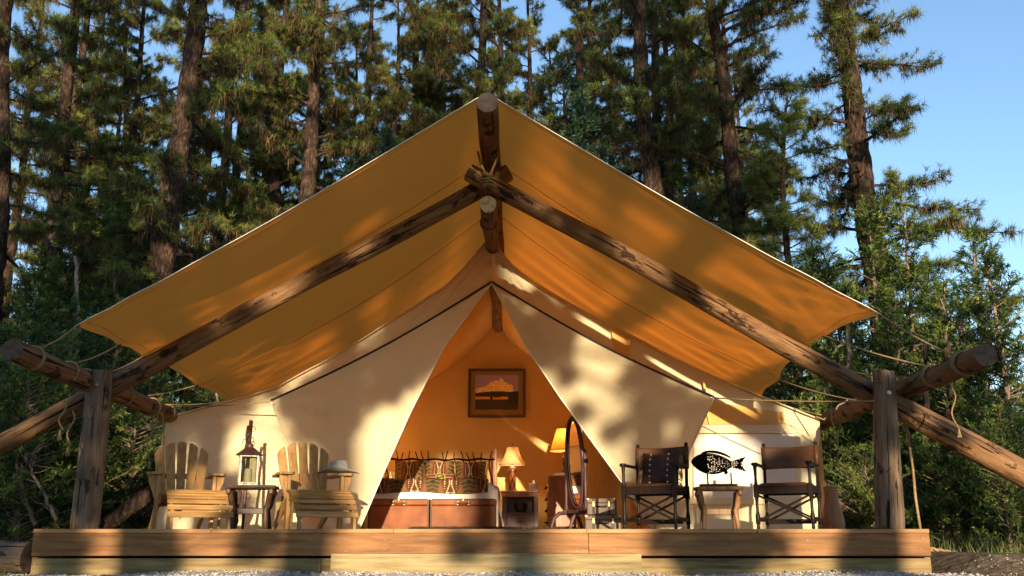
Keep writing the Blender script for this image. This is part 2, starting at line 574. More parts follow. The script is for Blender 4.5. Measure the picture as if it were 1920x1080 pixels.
MT['sill'] = mat('treated_lumber', [(.19, .135, .060), (.31, .235, .115), (.40, .315, .17)], 7, (.25, 3, 3), .8, .35, 22, .004, spec=.2, rand=.06, blotch=.18, dirt=(2.4, .68, (.13, .085, .03)))
MT['beam'] = mat('treated_beam', [(.14, .092, .040), (.235, .165, .075), (.31, .23, .115)], 7, (.25, 3, 3), .8, .35, 22, .004, spec=.15, rand=.06, blotch=.2, dirt=(2.4, .64, (.09, .058, .025)))
MT['teak'] = mat('oiled_teak', [(.27, .135, .042), (.39, .21, .068), (.47, .28, .10)], 8, (3, 3, .5), .55, .15, 30, .002, spec=.35, rand=.10, blotch=.12)
MT['teakx'] = mat('oiled_teak_slat', [(.27, .135, .042), (.39, .21, .068), (.47, .28, .10)], 8, (.4, 3, 3), .55, .15, 30, .002, spec=.35, rand=.14, blotch=.12)
MT['ebony'] = mat('dark_mahogany', [(.006, .0035, .003), (.017, .008, .006)], 9, (3, 3, .5), .45, .08, 30, .001, spec=.18)
MT['dwood'] = mat('dark_rustic_wood', [(.022, .010, .007), (.060, .026, .016), (.10, .045, .025)], 8, (1, 1, 1), .5, .4, 16, .004, spec=.35, blotch=.3)
MT['rwood'] = mat('honey_rustic_wood', [(.10, .045, .018), (.24, .125, .05), (.34, .19, .085)], 7, (2, 2, .5), .55, .4, 16, .004, spec=.3, blotch=.35)
MT['cherry'] = mat('reddish_pine', [(.17, .062, .022), (.31, .125, .042), (.40, .18, .068)], 6, (3, 3, .35), .45, .15, 20, .002, spec=.4, blotch=.2)
MT['plum'] = mat('dark_stained_wood', [(.05, .022, .024), (.10, .045, .044)], 6, (3, 3, .35), .5, .15, 20, .002, spec=.35, blotch=.2)
MT['leather'] = mat('tan_leather', [(.16, .042, .008), (.24, .067, .012), (.31, .095, .019)], 4, rough=.5, bump=.2, bscale=60, bdist=.002, spec=.2, blotch=.28)
MT['dleather'] = mat('dark_leather', [(.020, .009, .006), (.050, .022, .013)], 5, rough=.45, bump=.3, bscale=40, bdist=.003, spec=.22, blotch=.3)
MT['bleather'] = mat('chestnut_leather', [(.05, .018, .008), (.095, .038, .016), (.14, .06, .025)], 3, rough=.45, bump=.2, bscale=50, bdist=.002, spec=.25, blotch=.35)
MT['iron'] = mat('black_iron', [(.002, .002, .002), (.006, .005, .005)], 10, rough=.7, bump=.2, bscale=40, bdist=.002, spec=.04)
MT['bronze'] = mat('aged_bronze', [(.07, .038, .02), (.15, .085, .045)], 12, rough=.42, bump=.15, metal=.7)
MT['tin'] = mat('worn_tin', [(.12, .10, .075), (.30, .265, .21), (.45, .41, .34)], 18, rough=.5, bump=.3, bscale=50, bdist=.002, metal=.45)
MT['chrome'] = mat('steel', [(.5, .48, .45), (.65, .63, .6)], 10, rough=.3, bump=0, metal=1)
MT['brass'] = mat('brass', [(.45, .30, .12), (.60, .43, .2)], 10, rough=.35, bump=0, metal=.9)
MT['rope'] = mat('sisal_rope', [(.20, .13, .06), (.36, .25, .13)], 40, rough=.9, bump=.6, bscale=160, bdist=.006, spec=.1)
MT['linen'] = mat('white_linen', [(.76, .70, .62), (.82, .77, .70)], 4, rough=.9, bump=.35, bscale=7, bdist=.02, spec=.1)
MT['felt'] = mat('grey_felt', [(.30, .285, .25), (.38, .36, .32)], 20, rough=.95, bump=.1, spec=.1)
MT['wool'] = col_mat('patterned_wool')
MT['print'] = col_mat('printed_picture', rough=.6, bump=.05)
MT['stone'] = mat('river_stone', [(.06, .06, .055), (.15, .14, .13)], 8, rough=.5, bump=.2, rand=.3)
MT['wax'] = mat('candle_wax', [(.62, .55, .42), (.7, .63, .5)], 4, rough=.5, bump=0, trans=.2)
MT['paper'] = mat('paper', [(.75, .72, .66), (.8, .78, .72)], 8, rough=.9, bump=0)
MT['mirror'] = mat('mirror_glass', [(.85, .85, .85), (.9, .9, .9)], 2, rough=.03, bump=0, metal=1)
MT['glass'] = glass_mat('tinted_glass', (.80, .80, .72))  # slight tint darkens what is seen through the panes
MT['mat_board'] = mat('olive_mat_board', [(.20, .125, .035), (.26, .17, .05)], 30, rough=.85, bump=.1)
MT['woven'] = woven_mat('woven_cane')
MT['shaggy'] = leaf_mat('brown_shag', [(.012, .007, .006), (.05, .028, .018), (.10, .06, .04)], .05, rand=0)
MT['bark'] = mat('pine_bark', [(.012, .008, .006), (.045, .028, .020), (.13, .082, .056)], 9, (1.6, 1.6, .55), .9, 1.0, 14, .06, spec=.1, rand=.15, blotch=.4, detail=8)
MT['lbark'] = mat('pale_flaky_bark', [(.08, .05, .035), (.22, .15, .10), (.42, .33, .25)], 9, (1.5, 1.5, .6), .9, 1.0, 12, .03, spec=.1, rand=.1, blotch=.2)
MT['needle'] = leaf_mat('pine_needles', [(.022, .044, .012), (.085, .14, .026), (.25, .30, .055), (.46, .47, .13)], .45)
MT['needle_y'] = leaf_mat('young_pine_needles', [(.09, .14, .03), (.22, .28, .06), (.38, .42, .11), (.52, .52, .18)], .45)
MT['moss'] = leaf_mat('hanging_dead_needles', [(.030, .020, .010), (.10, .065, .026), (.26, .175, .07)], .3)
MT['juniper'] = leaf_mat('juniper_scales', [(.012, .028, .009), (.045, .085, .018), (.15, .205, .035), (.32, .35, .08)], .4)
MT['fir'] = leaf_mat('fir_needles', [(.010, .026, .016), (.024, .055, .026), (.05, .095, .036), (.09, .13, .05)], .25)
MT['grass'] = leaf_mat('grass_blades', [(.04, .06, .015), (.10, .13, .03), (.22, .20, .08)], .3, rand=0)
MT['gravel'] = mat('grey_gravel_stone', [(.20, .18, .16), (.36, .34, .31), (.5, .48, .45)], 12, rough=.85, bump=.2, spec=.2)

# ------------------------------------------------------------------ ground
def sstep(a, b, x):
    t = min(1, max(0, (x - a) / (b - a)))
    return t * t * (3 - 2 * t)


def gz(x, y):
    n = mnoise.noise(Vector((x * .35, y * .35, 1.3))) * .10 + mnoise.noise(Vector((x * 1.3, y * 1.3, 4.3))) * .03
    far = sstep(11.0, 40, y) * 1.1 + sstep(45, 120, y) * 6
    wide = sstep(4.9, 8.0, abs(x + .25)) * sstep(6, 14, y)
    n *= .25 + .75 * max(wide, sstep(13, 22, y))
    heap = .19 * sstep(4.35, 4.9, x) * sstep(9.2, 10.3, y)
    return far * .55 + n + heap + wide * .06 * 0


def axis(lo, hi, mid0, mid1, fine, coarse):
    a, x = [], lo
    while x < hi:
        a.append(x)
        d = 0 if mid0 <= x <= mid1 else min(abs(x - mid0), abs(x - mid1))
        x += min(coarse, fine + d * .09)
    a.append(hi)
    return a


xs, ys = axis(-160, 160, -9, 9, .14, 8), axis(-60, 240, 7.5, 16, .14, 8)
g = MB()
g.v = [Vector((x, y, gz(x, y))) for y in ys for x in xs]
nx = len(xs)
for j in range(len(ys) - 1):
    for i in range(nx - 1):
        a = j * nx + i
        g.f.append((a, a + 1, a + nx + 1, a + nx))
g.mi = [0] * len(g.f); g.col = [(1, 1, 1)] * len(g.f)


def ground_mat():
    m, t, out = nt('forest_floor'); L = t.links.new
    geo = N(t, 'ShaderNodeNewGeometry')
    def noise(sc, det=5):
        n = N(t, 'ShaderNodeTexNoise'); n.inputs['Scale'].default_value = sc; n.inputs['Detail'].default_value = det
        L(geo.outputs['Position'], n.inputs['Vector']); return n.outputs[0]
    a = ramp(t, noise(9), [(.06, .042, .026), (.16, .115, .07), (.27, .205, .135)], .3, .7)
    b = ramp(t, noise(30), [(.03, .022, .012), (.09, .06, .03), (.06, .07, .025)], .3, .7)
    sx = N(t, 'ShaderNodeSeparateXYZ'); L(geo.outputs['Position'], sx.inputs[0])
    mr = N(t, 'ShaderNodeMapRange'); mr.inputs[1].default_value = 10.5; mr.inputs[2].default_value = 14
    L(sx.outputs[1], mr.inputs[0])
    ad = N(t, 'ShaderNodeMath', operation='ADD'); L(mr.outputs[0], ad.inputs[0])
    nn = N(t, 'ShaderNodeMath', operation='MULTIPLY_ADD'); L(noise(1.2), nn.inputs[0]); nn.inputs[1].default_value = 1.0; nn.inputs[2].default_value = -.5
    L(nn.outputs[0], ad.inputs[1])
    mx = N(t, 'ShaderNodeMixRGB'); L(ad.outputs[0], mx.inputs[0]); L(a.outputs[0], mx.inputs[1]); L(b.outputs[0], mx.inputs[2])
    bs = N(t, 'ShaderNodeBsdfPrincipled'); bs.inputs['Roughness'].default_value = .95; bs.inputs['Specular IOR Level'].default_value = .1
    bp = N(t, 'ShaderNodeBump'); bp.inputs['Strength'].default_value = .9; bp.inputs['Distance'].default_value = .04
    L(noise(26, 8), bp.inputs['Height']); L(bp.outputs[0], bs.inputs['Normal'])
    L(mx.outputs[0], bs.inputs['Base Color']); L(bs.outputs[0], out.inputs[0])
    return m


MT['ground'] = ground_mat()
tag(obj('ground', g.mesh('ground', MT['ground'], True)), 'bare dirt ground around the wooden platform', 'ground', kind='structure')

# gravel in front of the platform: real stones
rng = np.random.default_rng(3)
ico = np.array([[0, 0, 1], [.9, 0, .3], [.28, .85, .3], [-.73, .53, .3], [-.73, -.53, .3], [.28, -.85, .3], [.73, .53, -.4], [-.28, .85, -.4], [-.9, 0, -.4], [-.28, -.85, -.4], [.73, -.53, -.4], [0, 0, -.8]])
icot = np.array([[0, 1, 2], [0, 2, 3], [0, 3, 4], [0, 4, 5], [0, 5, 1], [1, 6, 2], [2, 7, 3], [3, 8, 4], [4, 9, 5], [5, 10, 1], [6, 7, 2], [7, 8, 3], [8, 9, 4], [9, 10, 5], [10, 6, 1], [11, 7, 6], [11, 8, 7], [11, 9, 8], [11, 10, 9], [11, 6, 10]])
gr = NM()
for (n, x0, x1, y0, y1, s0, s1) in ((7000, -5.2, 4.5, 8.9, 9.98, .007, .022), (900, -1.8, 1.3, 9.35, 9.54, .008, .02), (60, 4.6, 5.2, 8.9, 10.2, .006, .014), (240, -5, 4.5, 8.9, 9.95, .02, .038)):
    for k in range(n):
        x, y = rng.uniform(x0, x1), rng.uniform(y0, y1)
        if -1.80 < x < 1.32 and 9.53 < y < 9.9: continue
        heap = .05 * math.exp(-((y - 9.42) / .12) ** 2) * (1 if -1.9 < x < 1.5 else .1) + .045 * sstep(9.55, 9.98, y) * (.5 + .5 * math.sin(x * 2.1 + 1))
        s = rng.uniform(s0, s1)
        V = ico * rng.uniform(.6, 1.2, (12, 1)) * np.array([s, s * rng.uniform(.6, 1), s * rng.uniform(.45, .8)])
        a = rng.uniform(0, 6.28); c_, s_ = math.cos(a), math.sin(a)
        V = V @ np.array([[c_, s_, 0], [-s_, c_, 0], [0, 0, 1]])
        gr.add(V + np.array([x, y, gz(x, y) + heap * rng.uniform(.4, 1.1) + s * .3]), icot)
tag(obj('gravel', gr.mesh('gravel', MT['gravel'])), 'loose grey gravel spread along the front of the wooden platform', 'gravel', kind='stuff')
hb = MB()          # the bed the heaped gravel lies on
hb.grid(lambda u, v: Vector((-5.2 + 9.6 * u, 8.95 + 1.03 * v, gz(-5.2 + 9.6 * u, 8.95 + 1.03 * v) + .004 + (.042 * math.exp(-((8.95 + 1.03 * v - 9.42) / .12) ** 2) * (1 if -1.85 < -5.2 + 9.6 * u < 1.4 else .1) + .04 * sstep(9.55, 9.98, 8.95 + 1.03 * v) * (.5 + .5 * math.sin((-5.2 + 9.6 * u) * 2.1 + 1))) * (.8 + .3 * math.sin(u * 90)))), 120, 22)
hb.top('gravel_bed', MT['gravel'], 'grey grit bed under the loose gravel before the step', 'gravel bed', (0, 9.4, 0), smooth=True, kind='structure')

# ------------------------------------------------------------------ deck and step
DL, DR = at(62, 993, 10).x, at(1743, 993, 10).x
deck = thing('wooden_deck', 'long low wooden platform carrying the canvas tent and its furniture', 'deck', (RX, 10, 0))
nb = 62
bw = (DR - DL) / nb
base_board = None
for k in range(nb):
    x = DL + (k + .5) * bw
    if base_board is None:
        m = MB(); m.box((0, 0, 0), (bw - .006, 8.80, .038), ch=.003)
        base_board = m.mesh('floor_board', MT['floor'])
    b = obj('floor_board', base_board, deck)
    b.location = (x - RX, 4.45 + RN.uniform(-.003, .003), DZ - .019)
xj = xat(1104, 10, .3)
for (x0, x1) in ((DL + .004, xj - .002), (xj + .002, DR - .004)):
    m = MB(); m.box(((x0 + x1) / 2, 10.032, .298), (x1 - x0, .04, .222), ch=.004)
    m.part('fascia_board', MT['deck'], deck, world=True)
for (x0, x1) in ((DL + .02, xat(600, 10, .1)), (xat(600, 10, .1) + .004, DR - .015)):
    m = MB(); m.box(((x0 + x1) / 2, 10.07, .065), (x1 - x0, .06, .196), ch=.005)
    m.part('sill_beam', MT['beam'], deck, world=True)
for x in (DL + .03, DR - .03):
    m = MB(); m.box((x, 14.4, .298), (.04, 8.7, .222), ch=.004); m.part('fascia_board', MT['deck'], deck, world=True)
    m = MB(); m.box((x, 14.4, .075), (.06, 8.7, .20), ch=.004); m.part('sill_beam', MT['beam'], deck, world=True)
m = MB()
for k in range(24):
    x = DL + .08 + (DR - DL - .16) * k / 23
    for z in (.245, .345):
        m.lathe([(.004, 0), (.004, .004)], 6, Matrix.Translation((x + RN.uniform(-.02, .02), 10.0125, z + RN.uniform(-.015, .015))) @ Matrix.Rotation(PI / 2, 4, 'X'))
m.part('nail_heads', MT['tin'], deck, world=True, kind='stuff')

cuts = [DL + .002, xat(395, 10, .43), xat(738, 10, .43), xat(1100, 10, .43), xat(1420, 10, .43), DR - .002]
for x0, x1 in zip(cuts, cuts[1:]):
    m = MB(); m.box(((x0 + x1) / 2, 10.022, .4295), (x1 - x0 - .003, .044, .040), ch=.004)
    m.part('edge_board', MT['edge'], deck, world=True)

SY = 9.55
sx0, sx1 = xat(620, SY, .2), xat(1203, SY, .2)
stp = thing('wooden_step', 'pale timber step lying in the gravel before the platform', 'step', ((sx0 + sx1) / 2, SY + .2, 0))
m = MB(); m.box(((sx0 + sx1) / 2, SY + .03, .10), (sx1 - sx0, .045, .23), ch=.005); m.part('riser', MT['sill'], stp, world=True)
for k in range(3):
    m = MB(); m.box(((sx0 + sx1) / 2, SY + .055 + .065 + k * .133, .196), (sx1 - sx0 - .01, .128, .038), ch=.004); m.part('tread_board', MT['sill'], stp, world=True)


# ------------------------------------------------------------------ logs
def log(name, p0, p1, r0, r1, label, cat, group=None, seed=0, bark='log', cut='cut', wob=.03, rough=.07, n=20, parent=None):
    p0, p1 = Vector(p0), Vector(p1)
    d = p1 - p0; L = d.length
    q = d.to_track_quat('Z', 'Y')
    seg = max(6, int(L / .12))
    m = MB(); vs, fs = [], []
    for i in range(seg + 1):
        t = i / seg
        cx = wob * mnoise.noise(Vector((seed * 7.1, t * L * .5, 0))); cy = wob * mnoise.noise(Vector((seed * 3.3, 9, t * L * .5)))
        r = r0 + (r1 - r0) * t
        if i in (0, seg): r *= .965
        for k in range(n):
            a = 2 * PI * k / n
            nn = mnoise.noise(Vector((math.cos(a) * 1.6 + seed, math.sin(a) * 1.6, t * L * 1.1))) + .5 * mnoise.noise(Vector((math.cos(a) * 4 + seed, math.sin(a) * 4, t * L * 2.5)))
            rr = r * (1 + rough * nn)
            vs.append((cx + math.cos(a) * rr, cy + math.sin(a) * rr, t * L))
    for i in range(seg):
        for k in range(n):
            k2 = (k + 1) % n
            fs.append((i * n + k, i * n + k2, (i + 1) * n + k2, (i + 1) * n + k))
    m.add(vs, fs)
    c0 = len(vs)
    m.add([*vs[:n], (vs[0][0] - r0 * .965, vs[0][1], 0)], [tuple(range(n))[::-1]], mi=1)
    m.add([*vs[-n:]], [tuple(range(n))], mi=1)
    me = m.mesh(name, [MT[bark], MT[cut]], True)
    me.set_sharp_from_angle(angle=math.radians(50))
    o = obj(name, me, parent)
    o.location = p0; o.rotation_mode = 'QUATERNION'; o.rotation_quaternion = q
    if label: tag(o, label, cat, group)
    return o


def bolt(parent, p, r=.022):
    """steel bolt head on a post, facing the camera"""
    m = MB()
    Mx = Matrix.Translation(p) @ Matrix.Rotation(PI / 2, 4, 'X')
    m.lathe([(r, -.02), (r, .004), (r * .9, .008)], 14, Mx)
    m.lathe([(r * .5, .008), (r * .5, .018), (r * .35, .021)], 6, Mx)
    me = m.mesh('bolt', MT['chrome'], True); me.set_sharp_from_angle(angle=.6)
    o = obj('bolt', me, parent)
    o.matrix_parent_inverse = (Matrix.Translation(parent.location) @ parent.rotation_quaternion.to_matrix().to_4x4()).inverted()
    return o


YPL, YPR = 10.42, 10.2
p0 = at(158, 993, YPL); p1 = at(189, 696, YPL)
postl = log('timber_post', (p0.x + .01, YPL, DZ), p1, .148, .128, 'upright grey brown post on the left end of the platform', 'post', 'upright posts at the platform ends', 3, 'post', 'cutdark', .02, .05)
bolt(postl, at(181, 722, YPL - .14))
p0 = at(1668, 993, YPR); p1 = at(1656, 697, YPR)
postr = log('timber_post', (p0.x, YPR, DZ), p1, .150, .110, 'upright grey brown post on the right end of the platform', 'post', 'upright posts at the platform ends', 8, 'post', 'cutdark', .02, .05)
bolt(postr, at(1667, 736, YPR - .13))

# rafters: crossed poles under the fly
YL, YRr = 10.74, 10.47
a, b = at(0, 835, YL), at(885, 358, YL)
dirv = (b - a).normalized()
lo = a + dirv * ((-a.z) / dirv.z - .1)
log('rafter_pole', lo, at(955, 324, YL), .118, .105, 'long slanting log from the ground at left up under the left roof slope', 'pole', 'crossed rafter logs', 5)
a, b = at(1920, 895, YRr), at(900, 334, YRr)
dirv = (b - a).normalized()
lo = a + dirv * ((-a.z) / dirv.z - .1)
log('rafter_pole', lo, at(879, 320, YRr), .122, .105, 'long slanting log from the ground at right up under the right roof slope', 'pole', 'crossed rafter logs', 9)
a, b = at(1660, 738, YRr + .12), at(1925, 876, YRr + .12)
dirv = (b - a).normalized()
log('brace_pole', b + dirv * 1.2, a, .085, .075, 'thinner barky log lying on top of the right slanting log', 'pole', None, 14)

# long side logs, running front to back
lg = {}
lg['l'] = log('side_log', at(22, 655, 8.75), (-4.62, 13.35, 1.97), .106, .106, 'rope wound log reaching towards the viewer at the left post', 'log', 'rope wound side logs', 21, cut='cutdark')
lg['r'] = log('side_log', at(1846, 666, 8.75), (4.36, 13.7, 1.95), .111, .111, 'rope wound log reaching towards the viewer at the right post', 'log', 'rope wound side logs', 27, cut='cutdark')

# ridge poles
pf = at(914, 192, 9.22)
FZ = pf.z
log('ridge_pole', (pf.x + .00, 9.2, FZ - .01), (RX + .06, 19.3, FZ - .02), .115, .11, 'upper ridge log under the peak of the ochre roof sheet', 'pole', None, 31, cut='cutold')
TZ = 4.40
PE = at(914, 384, 10.30)
log('ridge_pole', PE, (RX - .01, 13.5, TZ + .02), .100, .10, 'lower ridge log with a pale sawn end poking from the tent peak', 'pole', None, 35)
log('ridge_pole', (RX, 13.55, TZ - .03), (RX, 18.9, TZ - .03), .10, .10, 'barky ridge log inside the tent above the doorway', 'pole', None, 38, rough=.12)

# ------------------------------------------------------------------ fly sheet
def bez(pts, t):
    """piecewise linear through (t, vec)"""
    for (t0, a), (t1, b) in zip(pts, pts[1:]):
        if t <= t1: return a.lerp(b, (t - t0) / (t1 - t0) if t1 > t0 else 0)
    return pts[-1][1]


YF = 9.3
fly = thing('roof_fly', 'big ochre canvas roof sheet stretched over the tent on log rafters', 'canopy', (RX, 9.3, 0))
ties = {-1: [at(145, 609, YF), at(222, 646, 10.15), at(268, 668, 11.0), at(368, 722, 12.75), at(427, 752, 14.05)],
        1: [at(1652, 591, YF), at(1547, 630, 10.55), at(1494, 672, 11.45), at(1462, 712, 12.9), at(1427, 745, 14.05)]}
for sgn in (-1, 1):
    tl = ties[sgn]
    last = tl[-1]
    for yy in (15.7, 17.4, 19.0): tl.append(Vector((last.x, yy, last.z)))
for sgn, nm in ((-1, 'left'), (1, 'right')):
    tl = ties[sgn]
    tys = [p.y for p in tl]

    def eave(y):
        for p, q in zip(tl, tl[1:]):
            if y <= q.y + 1e-6:
                t = (y - p.y) / (q.y - p.y)
                e = p.lerp(q, t)
                s = math.sin(PI * t)
                w = (q.y - p.y)
                e.x -= sgn * .035 * w * s; e.z += .015 * w * s
                return e
        return tl[-1].copy()

    def fpt(u, v, sgn=sgn, tl=tl, eave=eave):
        y = YF + (19.0 - YF) * v
        e = eave(y)
        rz = FZ + .125 - .10 * math.sin(PI * min(1, (y - 9.3) / 9.7))
        rx = RX + sgn * .03
        p = Vector((rx, y, rz)).lerp(e, u)
        p.z -= (.10 + .12 * math.exp(-((y - 12.6) / 1.2) ** 2)) * math.sin(PI * u) * sstep(9.2, 9.9, y)
        p.z -= .05 * math.sin(PI * u) * (1 - sstep(9.2, 9.9, y))
        # folds fanning out of the eave ties
        f = 0
        for q in tl[:6]:
            dx, dy = (p.x - q.x) * -sgn, p.y - q.y
            d = math.hypot(dx, dy)
            a_ = math.atan2(dy, dx + 1e-6)
            f += .013 * math.sin(15 * a_ + q.y * 3) * math.exp(-d / 1.0) * min(1, d / .25)
        # long soft drag lines down the slope and across
        f += .016 * mnoise.noise(Vector((u * .9 + sgn * 3, y * .9 + u * 1.5, 2.2))) * min(1, u * 5)
        f += .020 * mnoise.noise(Vector((u * .5 + sgn * 5, y * 2.6 - u * 2.6, 7.7))) * min(1, u * 4)
        p.z += f
        return p
    m = MB()
    m.grid(lambda u, v, f=fpt, s=sgn: f(u if s > 0 else 1 - u, v), 56, 96)
    m.part('roof_slope', MT['fly'], fly, smooth=True, world=True)
    h = MB(); h.tube([fpt(i / 40, 0) + Vector((0, -.004, .004)) for i in range(41)], .0042, 6); h.part('front_hem', MT['hem'], fly, smooth=True, world=True)
    hs_ = MB(); hs_.tube([fpt(min(.985, i / 40), .006) + Vector((0, 0, -.003)) for i in range(41)], .0025, 4); hs_.part('hem_stitching', MT['fly'], fly, smooth=True, world=True)
    hs_ = MB(); hs_.tube([fpt(.982, i / 80) + Vector((0, 0, -.003)) for i in range(81)], .0025, 4); hs_.part('hem_stitching', MT['fly'], fly, smooth=True, world=True)
    for vv in (.17, .36, .58):
        h = MB(); h.tube([fpt(i / 40, vv) + Vector((0, 0, -.003)) for i in range(41)], .0022, 4, squash=2.5); h.part('seam', MT['fly'], fly, smooth=True, world=True)
    for k in range(5):         # little reinforcing corner loops
        q = tl[k]
        h = MB()
        h.tube([q + Vector((.022 * math.cos(a_), 0, .022 * math.sin(a_))) for a_ in np.linspace(0, 2 * PI, 11)], .006, 5, False)
        h.part('grommet', MT['dleather'], fly, smooth=True, world=True)

# ------------------------------------------------------------------ tent
YT = 13.0
tent = thing('wall_tent', 'large cream canvas wall tent with its front flaps tied open', 'tent', (RX, YT, DZ))
profL = [Vector((RX, YT, TZ + .10))] + [at(px, py, YT) for px, py in ((903, 466), (872, 503), (838, 538), (770, 583), (700, 626), (610, 680), (520, 729), (425, 757), (312, 786))]
profR = [Vector((RX, YT, TZ + .10))] + [at(px, py, YT) for px, py in ((932, 466), (960, 500), (1000, 533), (1080, 579), (1180, 632), (1240, 663), (1300, 691), (1425, 746), (1537, 790))]


def along(pts, s):
    L = [0]
    for a, b in zip(pts, pts[1:]): L.append(L[-1] + (b - a).length)
    d = s * L[-1]
    for i in range(len(pts) - 1):
        if d <= L[i + 1] + 1e-9:
            return pts[i].lerp(pts[i + 1], (d - L[i]) / (L[i + 1] - L[i]))
    return pts[-1].copy()


def prof_at_x(pts, x):
    for a, b in zip(pts, pts[1:]):
        lo_, hi_ = min(a.x, b.x), max(a.x, b.x)
        if lo_ <= x <= hi_: return a.lerp(b, (x - a.x) / (b.x - a.x))
    return pts[-1].copy()


APEX = at(922, 531, YT)
PEAK = Vector((RX, YT, TZ))
CL, CR = at(508, 753, YT), at(1338, 746, YT)


def sagline(c, s, amt):
    """edge from corner c (s=0) up to the apex, hanging slightly"""
    p = c.lerp(APEX, s)
    p.z -= amt * math.sin(PI * s) ** 1.0
    return p


def fold(p, k, amp=.06):
    d = (p - PEAK).length
    a_ = math.atan2(p.z - PEAK.z, p.x - PEAK.x)
    f = amp * math.sin(a_ * 30 + math.sin(a_ * 11) * 2) * math.exp(-d / .9) * min(1, d / .3)
    sw = (p.x - RX) * (1 if p.x > RX else -1)
    f += .026 * math.sin(26 * (p.z + .52 * sw) + 1.5 * mnoise.noise(Vector((p.x * .8, p.z * .8, k)))) * max(0, mnoise.noise(Vector((p.x * .7 + k, p.z * .9, 11))) + .25)
    f += .034 * mnoise.noise(Vector((p.x * 1.1 + k, p.z * 2.2 + p.x * 1.3, 3))) + .010 * mnoise.noise(Vector((p.x * 4 + k, p.z * 5 - p.x * 3, 6)))
    return f


